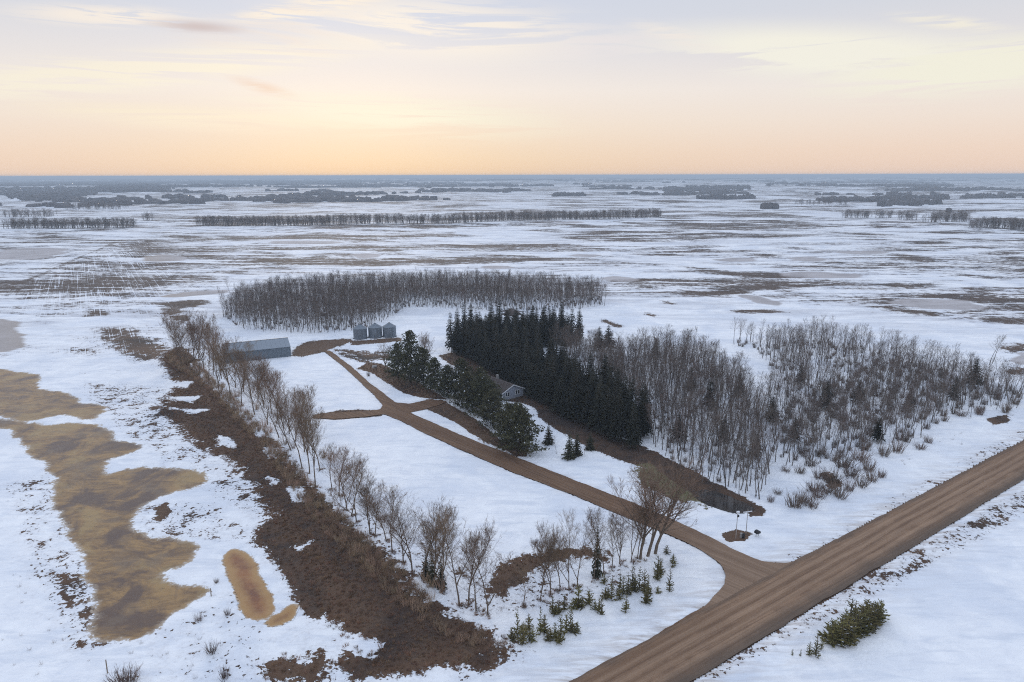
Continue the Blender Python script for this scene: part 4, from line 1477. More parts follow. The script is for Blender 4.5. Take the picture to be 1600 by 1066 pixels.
def house():
    # gable end runs from the left corner to the right corner; ridge goes away to the back left
    P0 = np.array(W(785, 627))
    P1 = np.array(W(815, 619))
    d = (P1 - P0) / np.linalg.norm(P1 - P0)
    Wd, L, h, rise = 7.3, 14.0, 2.5, 1.55
    rz = math.atan2(d[1], d[0])
    e = empty('farmhouse', P0[0], P0[1], rz, 'small grey-blue bungalow with white trim between pines and spruces', 'house', z=HZ(*P0) - .1)
    wl = MB()
    # front gable with lapped boards: each course a slightly tilted strip
    nb = 20
    Ht = h + rise
    for k in range(nb):
        z0, z1 = Ht * k / nb, Ht * (k + 1) / nb
        def half(z):
            return Wd / 2 if z <= h else Wd / 2 * (1 - (z - h) / rise)
        a0, a1 = half(z0), max(half(z1), .02)
        wl.poly([(Wd / 2 - a0, -.025, z0), (Wd / 2 + a0, -.025, z0), (Wd / 2 + a1, 0, z1), (Wd / 2 - a1, 0, z1)], [(0, 1, 2, 3)])
    wl.poly([(0, .02, 0), (0, L, 0), (0, L, h), (0, .02, h)], [(0, 3, 2, 1)])
    wl.poly([(Wd, .02, 0), (Wd, L, 0), (Wd, L, h), (Wd, .02, h)], [(0, 1, 2, 3)])
    wl.poly([(0, L, 0), (Wd, L, 0), (Wd, L, h), (Wd / 2, L, Ht), (0, L, h)], [(0, 4, 3, 2, 1)])
    link('wall', wl.mesh('house_wall', [M_SIDING]), parent=e)
    fo = MB()
    fo.box(-.03, Wd + .03, -.05, L + .05, -.4, .25)
    link('foundation', fo.mesh('foundation', [M_CONC]), parent=e)
    rf = MB()
    ov, ot = .5, .45
    for s_ in (0, 1):
        xe = -ov if s_ == 0 else Wd + ov
        ze = h - ov * rise / (Wd / 2)
        nc = 12
        for k in range(nc):                     # shingle courses, each stepped over the next
            u0, u1 = k / nc, (k + 1) / nc
            xa, xb = xe + (Wd / 2 - xe) * u0, xe + (Wd / 2 - xe) * u1
            za, zb = ze + (Ht + .08 - ze) * u0, ze + (Ht + .08 - ze) * u1
            pts = [(xa, -ot, za + .10), (xa, L + ot, za + .10), (xb, L + ot, zb + .05), (xb, -ot, zb + .05), (xa, -ot, za + .03), (xa, L + ot, za + .03)]
            f = [(0, 3, 2, 1), (4, 0, 1, 5)] if s_ == 0 else [(0, 1, 2, 3), (4, 5, 1, 0)]
            rf.poly(pts, f)
    link('roof', rf.mesh('house_roof', [M_SHING]), parent=e)
    for s_ in (0, 1):
        xe = -ov if s_ == 0 else Wd + ov
        ze = h - ov * rise / (Wd / 2)
        for yy in (-ot - .04, L + ot):
            fa = MB()
            pts = [(xe, yy, ze - .14), (Wd / 2, yy, Ht - .06), (Wd / 2, yy, Ht + .17), (xe, yy, ze + .13),
                   (xe, yy + .04, ze - .14), (Wd / 2, yy + .04, Ht - .06), (Wd / 2, yy + .04, Ht + .17), (xe, yy + .04, ze + .13)]
            fa.poly(pts, [(0, 1, 2, 3), (7, 6, 5, 4), (0, 4, 5, 1), (3, 2, 6, 7)])
            link('fascia', fa.mesh('fascia', [M_TRIM]), parent=e)
    for cx in (1.75, 5.3):
        fr = MB()
        w2, zz0, zz1 = .85, 1.15, 2.25
        for b in ((-w2, -w2 + .13), (-.07, .07), (w2 - .13, w2)):
            fr.box(b[0], b[1], -.10, -.03, zz0, zz1)
        fr.box(-w2, w2, -.11, -.03, zz0 - .12, zz0)
        fr.box(-w2, w2, -.11, -.03, zz1, zz1 + .12)
        wn = link('window', fr.mesh('window_frame', [M_TRIM]), parent=e, loc=(cx, 0, 0))
        for s_ in (-1, 1):
            gl = MB()
            gl.box(min(s_ * .07, s_ * (w2 - .13)), max(s_ * .07, s_ * (w2 - .13)), -.055, -.028, zz0, zz1)
            link('pane', gl.mesh('pane', [M_GLASS]), parent=wn)
    for cx in (0, Wd):
        cb = MB()
        cb.box(cx - .07, cx + .07, -.06, .05, 0, h - .1)
        link('corner_board', cb.mesh('corner_board', [M_TRIM]), parent=e)
    ch = MB()
    ch.box(Wd / 2 + .8, Wd / 2 + 1.4, 8.0, 8.6, h + .5, Ht + .8)
    link('chimney', ch.mesh('chimney', [M_CONC]), parent=e)


house()

# dark mound behind the spruces
mb = MB()
n = 26
pts = []
for k, (q, z) in enumerate(((1, -.4), (.86, .5), (.55, 1.5), (.2, 2.1))):
    for j in range(n):
        t = 2 * math.pi * j / n
        s_ = q * (1 + .12 * math.sin(3 * t + k) + random.uniform(-.05, .05))
        pts.append((4.6 * s_ * math.cos(t), 3.2 * s_ * math.sin(t), z + random.uniform(-.12, .12)))
mb.poly(pts, [(i * n + j, i * n + (j + 1) % n, (i + 1) * n + (j + 1) % n, (i + 1) * n + j) for i in range(3) for j in range(n)] + [tuple(3 * n + j for j in range(n))])
x, y = W(799, 492)
link('earth_mound', mb.mesh('earth_mound', [M_SHING]), loc=(x, y, HZ(x, y)), label='dark brown earth mound behind the top of the spruce block', category='mound')

# sign posts and mailbox by the junction
def pole(name, px, py, H, label, parts):
    x, y = W(px, py)
    e = empty(name, x, y, .25, label, 'pole')
    t = MB()
    t.tube([Vector((0, 0, -.3)), Vector((0, 0, H * .5)), Vector((0, 0, H))], [.06, .055, .05], 8)
    t.poly([(.05 * math.cos(a * .785), .05 * math.sin(a * .785), H) for a in range(8)], [tuple(range(8))])
    link('post', t.mesh('post', [M_POST]), parent=e)
    for pn, bx, mt in parts:
        m = MB()
        m.box(*bx)
        link(pn, m.mesh(pn, [mt]), parent=e)
    return e


pole('yard_light_pole', 1149.5, 842, 5.0, 'pale pole with a small box on top beside driveway entrance, left of two',
     [('lamp_box', (-.18, .30, -.14, .14, 4.75, 5.08), M_TRIM), ('meter_box', (-.1, .22, -.2, -.07, 4.1, 4.5), M_BLACK)])
pole('crossarm_pole', 1165.5, 834, 4.7, 'pale pole with a short white crossarm beside driveway entrance, right of two',
     [('crossarm', (-.85, .85, -.05, .05, 4.05, 4.17), M_TRIM)])
x, y = W(1183, 838)
e = empty('mailbox', x, y, .5, 'black mailbox on a splayed stand beside the junction', 'mailbox')
t = MB()
for sx in (-.22, .22):
    t.tube([Vector((sx * 1.6, 0, -.1)), Vector((sx, 0, .62))], [.035, .035], 5)
link('stand', t.mesh('mailbox_stand', [M_BLACK]), parent=e)
t = MB()
nn = 9
pr = [(-.42, .6), (.42, .6)] + [(.42 * math.cos(math.pi * k / (nn - 1)), .82 + .28 * math.sin(math.pi * k / (nn - 1))) for k in range(nn)]
kk = len(pr)
t.poly([(a, -.35, b) for a, b in pr] + [(a, .35, b) for a, b in pr], [tuple(range(kk)), tuple(reversed(range(kk, 2 * kk)))] + [(i, i + kk, (i + 1) % kk + kk, (i + 1) % kk) for i in range(kk)])
link('box', t.mesh('mailbox_box', [M_BLACK]), parent=e)
for px, py, lb in ((1158, 840, 'short grey utility pedestal on brown patch near the left pole'), (1161.5, 841, 'short dark utility pedestal right beside the grey one')):
    x, y = W(px, py)
    e = empty('utility_pedestal', x, y, .2, lb, 'pedestal', 'utility pedestals at the entrance')
    m = MB()
    m.box(-.16, .16, -.14, .14, -.1, .75)
    link('housing', m.mesh('pedestal', [M_CONC if px < 1160 else M_BLACK]), parent=e)
    m = MB()
    m.box(-.19, .19, -.17, .17, .75, .84)
    link('cap', m.mesh('pedestal_cap', [M_CONC if px < 1160 else M_BLACK]), parent=e)

# yard things by the track
x, y = W(585.5, 580)
e = empty('fuel_tank_stand', x, y, .6, 'small pale tank on legs at the edge of the farm track', 'tank')
m = MB()
m.tube([Vector((-.7, 0, 1.5)), Vector((.7, 0, 1.5))], [.45, .45], 12)
for s_ in (-.7, .7):
    m.poly([(s_, .45 * math.cos(a * .5236), 1.5 + .45 * math.sin(a * .5236)) for a in range(12)], [tuple(range(12))])
link('tank', m.mesh('tank', [M_CONC]), parent=e)
for sx in (-.5, .5):
    for sy in (-.3, .3):
        m = MB()
        m.tube([Vector((sx, sy, -.1)), Vector((sx, sy * .8, 1.2))], [.04, .04], 4)
        link('leg', m.mesh('tank_leg', [M_BLACK]), parent=e)

# fence posts left foreground
for px, py, H, lb in ((168, 1052, 1.9, 'grey wooden fence post beside the dark round bush'), (330, 932, 1.3, 'thin wooden stake standing in snow beside the tan slush')):
    x, y = W(px, py)
    m = MB()
    m.tube([Vector((0, 0, -.2)), Vector((.02, 0, H * .5)), Vector((.03, .02, H))], [.075, .07, .065], 7)
    m.poly([(.03 + .065 * math.cos(a * .8976), .02 + .065 * math.sin(a * .8976), H) for a in range(7)], [tuple(range(7))])
    link('fence_post', m.mesh('fence_post', [M_WOOD]), loc=(x, y, HZ(x, y)), label=lb, category='fence post')


# ------------------------------------------------------------------ trees
def ordinal(n):
    if 10 <= n % 100 <= 20:
        return '%dth' % n
    return '%d%s' % (n, {1: 'st', 2: 'nd', 3: 'rd'}.get(n % 10, 'th'))


def pxm(y):                              # pixels of the photograph per metre at row y
    dep = math.atan((y - 533) / FPX) + R(PITCH)
    return FPX * math.sin(dep) / CAMH


# woods
ASP = [
    (WP([(952, 572), (1010, 552), (1080, 556), (1130, 582), (1172, 620), (1200, 680), (1204, 740), (1192, 788), (1150, 776), (1100, 757), (1040, 715), (1015, 690), (985, 640), (950, 600)]), 2.25, 1),
    (WP([(1148, 537), (1160, 530), (1200, 540), (1290, 530), (1400, 556), (1500, 588), (1600, 616), (1600, 632), (1540, 640), (1470, 650), (1440, 685), (1360, 700), (1300, 725), (1210, 735), (1200, 660), (1192, 620), (1225, 590), (1175, 552)]), 2.7, 2),
    (WP([(862, 545), (955, 560), (990, 640), (940, 612), (880, 580)]), 2.3, 3),
    (WP([(347, 495), (382, 516), (480, 522), (560, 517), (600, 502), (640, 480), (700, 482), (780, 487), (870, 487), (942, 478), (938, 462), (850, 452), (740, 446), (640, 448), (520, 451), (430, 458), (370, 475)]), 2.35, 4),
]
asp_pts, asp_s = [], []
rs = np.random.RandomState(5)
for P, d, sd_ in ASP:
    thin = .60 if sd_ != 2 else .42
    pts = poisson(P, d * .86, sd_, keep=lambda a, b: fbm(a / 14 + sd_, b / 14, 3) > -thin)
    for p in pts:
        asp_pts.append(p)
        asp_s.append(rs.uniform(.58, 1.12) * (1.0 if sd_ != 2 else .88) * (.95 if sd_ == 4 else 1))
# loose trees round the edges
for px, py in [(1147, 538), (1154, 541), (1550, 568), (1546, 570), (1210, 560), (944, 478), (350, 480), (362, 470)]:
    asp_pts.append(np.array(W(px, py)))
    asp_s.append(1.0)
asp_pts = np.array(asp_pts)
asp_s = np.array(asp_s)
order = np.argsort(np.hypot(asp_pts[:, 0], asp_pts[:, 1]))
NI = 290
for i in order[:NI]:
    put(P_ASP, asp_pts[i][0], asp_pts[i][1], asp_s[i], 'slender bare grey aspen in the wood between the spruce block and the gravel road', 'tree',
        name='aspen_tree', group='aspens in the near part of the wood')
rest = order[NI:]
scatter('aspen_wood', P_ASP, asp_pts[rest], asp_s[rest], tilt=.03)

# undergrowth in the woods
up = np.concatenate([poisson(P, 3.4, 20 + s, keep=lambda a, b: fbm(a / 9, b / 9, 2) > -.1) for P, d, s in ASP])
scatter('wood_undergrowth', P_SHR, up, rs.uniform(.3, .8, len(up)), tilt=.1)

# spruce block
SPB = WP([(703, 545), (730, 556), (760, 568), (830, 608), (900, 648), (965, 682), (1014, 700), (1012, 672), (965, 636), (905, 605), (862, 578), (835, 553), (850, 545), (905, 540), (905, 527), (800, 522), (722, 528)])
sp = poisson(SPB, 3.35, 31, .3)
front = WP([(706, 551), (732, 559), (760, 576), (795, 597), (830, 618), (865, 639), (900, 659), (935, 676), (965, 691), (990, 701), (1012, 708)])
fr = []
for a, b in zip(front[:-1], front[1:]):
    k = max(1, int(np.hypot(*(b - a)) / 3.0))
    fr += [a + (b - a) * j / k for j in range(k)]
sp = np.concatenate([sp, np.array(fr)])
for p in sp:
    s_ = rs.uniform(.62, 1.15)
    put(P_SPR, p[0], p[1], s_, 'tall dark spruce packed in the dense spruce block', 'tree', name='spruce_tree', group='spruces of the dense dark block',
        sz=(rs.uniform(.85, 1.2), rs.uniform(.85, 1.2), s_), lean=(rs.normal(0, .02), rs.normal(0, .02)))
for k, (px, py, hm, lb) in enumerate([
    (936, 548, 9, 'dark spruce among bare trees at the far wood edge, left of a pair'),
    (950, 548, 9.5, 'dark spruce among bare trees at the far wood edge, right of a pair'),
    (1154, 620, 7, 'dark conifer half hidden among the bare aspens near the middle clearing'),
    (1024, 560, 7, 'small dark spruce among bare aspens behind the end of the spruce block'),
    (1108, 640, 8, 'dull spruce among bare aspens in the middle of the wood'),
    (1080, 610, 7, 'faint dark spruce deep among the bare aspens'),
    (1060, 690, 7, 'olive spruce among bare aspens near the end of the spruce block'),
    (1130, 690, 6.5, 'dull young spruce among bare aspens near the front of the wood'),
    (1205, 660, 7, 'dark spruce at the bend of the wood below the clearing'),
    (1290, 640, 8, 'dark spruce among the thin aspens right of the clearing'),
    (1340, 630, 7, 'dark spruce in the right part of the wood, upper side'),
    (1370, 690, 6, 'small spruce at the lower edge of the right wood'),
    (1420, 640, 6, 'small dull spruce in the open right wood'),
    (1490, 625, 7, 'dark spruce among shrubs towards the right end of the wood'),
    (1521, 605, 9, 'tall dark spruce rising above the shrubs at the right end of the wood'),
    (1250, 600, 7, 'dark spruce under the highest aspens of the right wood'),
    (1180, 715, 6, 'small spruce at the front of the wood by the snow bay'),
    (1240, 690, 6, 'small dull spruce above the willow bushes')]):
    x, y = W(px, py)
    put(P_SPR, x, y, hm / 13, lb, 'tree', name='spruce_tree', group='scattered spruces in the wood', sz=(hm / 13 * 1.5, hm / 13 * 1.5, hm / 13))

# pines between driveway and house
pins = [(642, 597, 14.5, 1.0, 'tallest dark pine of the yard, at the upper left end of the pine row'),
        (622, 590, 10, .9, 'dark pine leaning on the left side of the tallest yard pine'),
        (662, 602, 10.5, .9, 'dark pine just right of the tallest yard pine'),
        (680, 610, 9, .85, 'snow flecked pine in the gap between the two pine groups'),
        (700, 622, 8.5, .9, 'pine at the left end of the lower pine group beside the driveway fork'),
        (722, 622, 10.5, .9, 'dark pine behind the driveway fork, left of the house'),
        (730, 640, 9.5, .95, 'pine second along the lower group above the driveway'),
        (752, 648, 10, 1.0, 'olive pine in the middle of the lower group'),
        (752, 628, 9, .9, 'pine at the back of the lower group, nearest the house roof'),
        (770, 668, 8.8, 1.0, 'broad olive pine above the curve of bare earth'),
        (764, 640, 7.6, .85, 'pine directly in front of the house gable'),
        (796, 690, 8.6, 1.0, 'broad pine second from the lower right end of the group'),
        (808, 672, 6.5, .8, 'pine at the right rear of the lower group by open snow'),
        (812, 707, 10.4, 1.1, 'large pine at the lower right end of the pine group')]
for k, (px, py, hm, w_, lb) in enumerate(pins):
    x, y = W(px, py)
    s_ = hm / 12
    put(P_PIN, x, y, s_, lb, 'tree', name='pine_tree', group='mature pines beside the driveway', var=k % 5, sz=(w_ * 1.12, w_ * 1.12, s_ * 1.08))

# small spruces on the lawn
for px, py, hm, lb in [(857, 694, 5.2, 'small spruce alone on the snow, leftmost below the house'),
                       (889.5, 716, 6.2, 'small spruce, taller left one of a touching pair on the snow'),
                       (901, 711, 5.6, 'small spruce, right one of a touching pair on the snow'),
                       (922, 703, 4.6, 'small spruce beside the earth strip under the spruce block')]:
    x, y = W(px, py)
    put(P_SSP, x, y, hm / 4.5, lb, 'tree', name='young_spruce', group='small spruces on the lawn')
x, y = W(869, 709)
put(P_ASP, x, y, .42, 'thin bare sapling between the small spruces on the snow', 'tree', name='bare_sapling')
x, y = W(914, 712)
put(P_ASP, x, y, .35, 'tiny bare sapling right of the pair of small spruces', 'tree', name='bare_sapling')

# broad bare trees near the bins
for px, py, hm, v, lb in [(602, 578, 7.2, 0, 'broad bare tree left of the tallest pine, below the grain bins'),
                          (664, 575, 9.5, 1, 'wide bare multi-stemmed tree right of the tallest pine'),
                          (706, 600, 5, 2, 'small bare tree in the snowy gap behind the pines')]:
    x, y = W(px, py)
    put(P_BRD, x, y, hm / 9, lb, 'tree', name='bare_tree', var=v)

# shelterbelt: the diagonal row
row = [(278, 560, 505), (290, 566, 492), (304, 570, 486), (318, 578, 488), (333, 586, 496), (346, 592, 512), (357, 600, 525), (368, 606, 538), (380, 612, 545), (392, 620, 556),
       (403, 629, 562), (413, 638, 568), (424, 647, 578), (434, 656, 584), (443, 668, 592), (452, 678, 604), (462, 690, 612), (472, 731, 620), (476, 706, 622), (484, 740, 628),
       (493, 762, 630), (500, 735, 650), (519, 766, 702), (530, 775, 700), (542, 797, 707), (549, 806, 724), (557, 816, 736), (578, 835, 750), (586, 838, 758), (604, 846, 769), (613, 864, 774),
       (630, 880, 790), (644, 893, 785), (662, 905, 800), (678, 913, 797), (690, 925, 812), (718, 946, 818), (732, 946, 826), (744, 955, 850), (762, 960, 850)]
rgroup = 'bare poplars of the diagonal shelterbelt'
for k, (px, py, ty) in enumerate(reversed(row)):
    x, y = W(px, py)
    hm = min(16.5, (py - ty) / (pxm(py) * .97))
    sx = min(1.05, .45 + hm / 22) * (.95 if py < 700 else .80)
    put(P_POP, x, y, 1, 'bare poplar in the diagonal row, %s counting up the row from its lower right corner' % ordinal(k + 1), 'tree', name='poplar_tree', group=rgroup,
        var=k % 8, sz=(sx, sx, hm / 14), lean=(rs.normal(0, .03), rs.normal(0, .03)))
# extra crowding at the far end
for k, (px, py, ty) in enumerate([(284, 578, 512), (298, 582, 500), (312, 590, 510), (326, 600, 515), (342, 610, 530), (360, 622, 545), (378, 634, 560), (398, 648, 575), (418, 664, 590), (436, 684, 612), (455, 704, 628)]):
    x, y = W(px, py)
    hm = (py - ty) / (pxm(py) * .97)
    put(P_POP, x, y, 1, 'bare poplar in the left file of the crowded upper shelterbelt, %s from its top end' % ordinal(k + 1), 'tree', name='poplar_tree', group='bare poplars of the upper left file',
        var=(k * 3) % 8, sz=(.9, .9, hm / 14), lean=(rs.normal(0, .04), rs.normal(0, .04)))

row2 = [(818, 946, 892), (844, 940, 838), (860, 930, 836), (875, 924, 850), (889, 923, 818), (902, 915, 830), (928, 905, 812), (944, 897, 806), (956, 890, 812), (968, 881, 806), (986, 878, 795), (996, 873, 800)]
for k, (px, py, ty) in enumerate(row2):
    x, y = W(px, py)
    hm = (py - ty) / (pxm(py) * .97)
    put(P_POP, x, y, 1, 'bare poplar in the short row above the young pines, %s from the left' % ordinal(k + 1), 'tree', name='poplar_tree', group='bare poplars above the young pines',
        var=(k * 3 + 1) % 8, sz=(.55, .55, hm / 14), lean=(rs.normal(0, .04), rs.normal(0, .05)))
for k, (px, py, hm, w_, ln, lb) in enumerate([(1000, 874, 14.0, 1.0, .02, 'leaning bare willow at the driveway edge, leftmost stem'),
                                              (1012, 869, 15, 1.15, .12, 'tall leaning bare willow with a broad crown over the driveway'),
                                              (1024, 865, 14, 1.2, .22, 'bare willow leaning furthest right beside the driveway with brown twigs')]):
    x, y = W(px, py)
    put(P_WIL, x, y, 1, lb, 'tree', name='willow_tree', group='leaning willows at the driveway', var=k, rot=0, sz=(w_, w_, hm / 14), lean=((.05, .0, -.08)[k], ln))

# slender spruces inside the row
for px, py, hm, lb in [(932, 902, 9.5, 'slender thin spruce between the bare poplars above the young pines'),
                       (676, 912, 6.4, 'dull brown-green spruce inside the lower diagonal row'), (690, 918, 5, 'smaller dull spruce beside the other one in the lower diagonal row'),
                       (666, 902, 4.6, 'dull spruce left of two others in the lower diagonal row')]:
    x, y = W(px, py)
    put(P_SSP, x, y, 1, lb, 'tree', name='slender_spruce', sz=(.68, .68, hm / 4.5))

# young pines near the junction
yp = [(320, 780, 885), (342, 830, 915), (300, 850, 900), (410, 775, 880), (428, 800, 872), (458, 722, 800), (470, 760, 800), (505, 722, 785), (540, 740, 780), (560, 680, 772), (575, 730, 775), (600, 700, 760),
      (530, 780, 862), (512, 800, 870), (490, 800, 903), (440, 862, 905), (468, 832, 900), (650, 708, 802), (640, 740, 790), (690, 652, 745), (676, 690, 738), (745, 722, 790),
      (722, 632, 715), (735, 650, 720), (752, 636, 722), (770, 602, 700), (780, 640, 708), (798, 612, 705), (815, 622, 712), (830, 640, 712), (825, 680, 757), (868, 570, 668), (880, 580, 640), (915, 622, 712),
      (930, 566, 602), (905, 530, 562), (382, 852, 905), (555, 828, 865), (356, 845, 880), (720, 700, 742), (660, 640, 680), (870, 690, 715), (365, 800, 860)]
yp += [(a + rs.uniform(-22, 22), 0, b + rs.uniform(-16, 16)) for a, t, b in yp[:38:2]]
yp = [(a, t if t else b - rs.uniform(28, 60), b) for a, t, b in yp]
yp = sorted(yp, key=lambda q: q[0])
for k, (zx, zt, zb) in enumerate(yp):
    px, pb, pt = 680 + zx * .3997, 640 + zb * .3997, 640 + zt * .3997
    x, y = W(px, pb)
    hm = (pb - pt) / (pxm(pb) * .93)
    s_ = hm / 3.4
    put(P_YPN, x, y, 1, 'young olive pine in the clump near the road corner, %s from the left' % ordinal(k + 1), 'young pine', name='young_pine', group='young pines near the road corner',
        sz=(rs.uniform(.8, 1.15), rs.uniform(.8, 1.15), s_))

# pine bushes across the road
zb_ = [(375, 978, .7), (402, 980, .8), (430, 978, 1.5), (452, 982, 2.4), (470, 960, 1.6), (510, 935, 2.5), (532, 940, 2.8), (556, 930, 3.0), (545, 905, 2.8), (585, 915, 3.0), (600, 895, 3.0), (622, 890, 2.6), (640, 872, 2.5), (660, 860, 2.3), (615, 868, 2.6), (575, 885, 3.0)]
zb_ += [(a + rs.uniform(-14, 14), b + rs.uniform(-12, 12), h * rs.uniform(.75, 1.05)) for a, b, h in zb_[5:]] + [(a + rs.uniform(-10, 10), b + rs.uniform(-10, 10), h * rs.uniform(.7, 1.0)) for a, b, h in zb_[5:16]]
zb_ = sorted(zb_)
for k, (zx, zy, hm) in enumerate(zb_):
    x, y = W(1060 + zx * .4745, 560 + zy * .4745)
    w_ = rs.uniform(1.3, 1.9) if zx > 490 else hm / 3.4 * 1.3
    put(P_YPN, x, y, 1, 'dense olive pine bush on the snow across the road, %s from the left' % ordinal(k + 1), 'pine bush', name='pine_bush', group='pine bushes across the gravel road', sz=(w_, w_, hm * 1.4 / 3.4))

# willow bushes at the right of the wood
WB = [(1240, 792, 1.2), (1252, 784, 1.3), (1266, 792, 1.3), (1280, 778, 1.4), (1296, 770, 1.4), (1310, 777, 1.4), (1326, 767, 1.3), (1345, 760, 1.2), (1362, 752, 1.2), (1378, 746, 1.0),
                                  (1272, 768, 1.2), (1300, 752, 1.6), (1330, 744, 1.6), (1355, 735, 1.4), (1318, 730, 1.7), (1345, 720, 1.5), (1228, 737, .7), (1250, 740, .8), (1380, 712, 1.3), (1400, 706, 1.3), (1415, 690, 1.2),
                                  (1438, 702, .9), (1450, 692, .8), (1462, 662, .8), (1475, 658, .8), (1448, 670, .8), (1216, 772, .7), (1204, 784, .8), (1280, 748, 1.3), (1440, 655, 1.2), (1500, 650, 1.0), (1530, 645, 1.1)]
wx = sorted(q[0] + q[1] * 1e-4 for q in WB)
for k, (px, py, s_) in enumerate(WB):
    x, y = W(px, py)
    put(P_SHR, x, y, s_, 'bare grey willow bush between the wood and the gravel road, %s from the left' % ordinal(wx.index(px + py * 1e-4) + 1), 'bush', name='willow_bush', group='willow bushes along the wood edge',
        sz=(s_ * rs.uniform(.9, 1.6), s_ * rs.uniform(.9, 1.6), s_ * rs.uniform(.75, 1.15)))
# open woodland of multi-stem bushes at the right end
rb = poisson(WP([(1380, 560), (1600, 612), (1600, 640), (1545, 650), (1470, 655), (1420, 690), (1330, 712), (1260, 735), (1215, 700), (1230, 640), (1300, 600)]), 3.2, 77)
scatter('bush_thicket', P_SHR, rb[::2], rs.uniform(.6, 1.5, len(rb[::2])), tilt=.1)
scatter('sapling_thicket', P_ASP, rb[1::2], rs.uniform(.3, .65, len(rb[1::2])), tilt=.08)

# dark round bush bottom left, and one at the track
x, y = W(190, 1068)
put(P_SHR, x, y, 1, 'dense dark round bush at the bottom beside the fence post', 'bush', name='round_bush', sz=(1.35, 1.35, 1.0))
put(P_SHR, x + .7, y + .3, 1, 'lower right half of the dark round bush at the bottom', 'bush', name='round_bush', sz=(1.2, 1.2, .8))
x, y = W(576, 588)
put(P_SHR, x, y, .7, 'small dark bush on snow between farm track and pines', 'bush', name='small_bush')

# hedge of caragana along the shelterbelt (one mass)
H1 = WP([(262, 552), (290, 550), (320, 580), (360, 615), (405, 662), (452, 716), (500, 770), (560, 828), (612, 876), (650, 915), (690, 950), (752, 985), (800, 1005), (790, 1020), (730, 1010), (660, 975), (600, 925), (540, 870), (480, 800), (430, 730), (385, 676), (340, 625), (300, 590), (265, 570)])
hp = poisson(H1, 1.15, 41, keep=lambda a, b: fbm(a / 5, b / 5, 2) > -.5)
scatter('caragana_hedge', P_CAR, hp, rs.uniform(.5, 1.0, len(hp)), tilt=.12)
# brown thickets: pine foot, mid patch
H2 = [WP([(594, 572), (628, 586), (673, 612), (692, 622), (657, 620), (633, 613), (603, 595)]),
      WP([(300, 545), (345, 540), (385, 560), (400, 585), (350, 590), (300, 570), (262, 545)]),
      WP([(764, 914), (788, 882), (820, 866), (860, 862), (920, 856), (952, 864), (948, 874), (888, 872), (840, 892), (800, 918), (774, 934)]),
      WP([(672, 640), (700, 640), (745, 662), (779, 690), (822, 700), (818, 712), (790, 712), (750, 690), (715, 660)])]
hp = np.concatenate([poisson(p, 1.0 if i != 2 else 1.6, 50 + i, keep=lambda a, b: fbm(a / 4, b / 4, 2) > -.2) for i, p in enumerate(H2)])
scatter('brown_thicket', P_CAR, hp, rs.uniform(.12, .34, len(hp)), tilt=.15)
for k, (px, py, s_) in enumerate([(412, 668, 1.4), (422, 676, 1.2), (446, 694, 1.3), (458, 700, 1.1), (505, 716, 1.5), (516, 718, 1.1), (400, 640, 1.4), (666, 908, 1.3), (688, 920, 1.4), (676, 918, 1.3), (372, 620, 1.4)]):
    x, y = W(px, py)
    put(P_CAR, x, y, s_, 'reddish brown low bush between the shelterbelt poplars, %s of such bushes counting down the row' % ordinal(1 + sorted([412.668, 422.676, 446.694, 458.7, 505.716, 516.718, 400.64, 666.908, 688.92, 676.918, 372.62]).index(round(px + py / 1000, 3))), 'bush', name='brown_bush', group='brown bushes in the shelterbelt')
# dead grass
G = WP(BARE[0][0])
gp = poisson(G, .75, 60, keep=lambda a, b: fbm(a / 3, b / 3, 3) > -.5)
g2 = np.concatenate([poisson(WP(BARE[i][0]), 1.0, 61 + i) for i in (1, 2, 3, 4, 5, 7, 13)])
gp = np.concatenate([gp, g2])
in_water = np.zeros(len(gp), bool)
for nm, P, kind, amp in WATERS[:4]:
    if kind != 'flood':
        in_water |= sdf(P, gp[:, 0], gp[:, 1]) > -.3
in_water |= sdf(DRIVE, gp[:, 0], gp[:, 1]) > -.3
for P in SNOWY:
    in_water |= sdf(WP(P), gp[:, 0], gp[:, 1]) > -.2
gp = gp[~in_water]
scatter('dead_grass', P_TUF, gp, rs.uniform(.5, 1.15, len(gp)), tilt=.1)
# tufts at the foot of the poplars
tp = []
for px, py, ty in row[20:] + row2:
    x, y = W(px, py)
    for _ in range(6):
        tp.append((x + rs.normal(0, .45), y + rs.normal(0, .45)))
tp = np.array(tp)
scatter('foot_grass', P_TUF, tp, rs.uniform(.7, 1.3, len(tp)), tilt=.1)
# weeds poking through the snow
wd = []
for P, d in (([(200, 920), (330, 935), (470, 985), (560, 1066), (180, 1066)], 2.6), ([(10, 740), (90, 760), (180, 1000), (140, 1066), (0, 1066)], 3.0), ([(560, 850), (760, 980), (960, 930), (990, 890), (860, 925), (700, 900)], 1.5),
             ([(1300, 925), (1600, 765), (1600, 790), (1090, 1066), (1065, 1062)], 2.0), ([(210, 790), (400, 790), (410, 845), (230, 840)], 2.4), ([(1420, 660), (1600, 640), (1500, 700), (1380, 740)], 3.5)):
    wd.append(poisson(WP(P), d, len(wd) + 90, keep=lambda a, b: fbm(a / 6 + 5, b / 6, 3) > .05))
wd = np.concatenate(wd)
wok = (sdf(SLOUGH, wd[:, 0], wd[:, 1]) < 0) & (sdf(POND, wd[:, 0], wd[:, 1]) < 0) & (sdf(ROAD, wd[:, 0], wd[:, 1]) < -.3)
wd = wd[wok]
scatter('snow_weeds', P_WEED, wd, rs.uniform(.4, 1.0, len(wd)), tilt=.15)
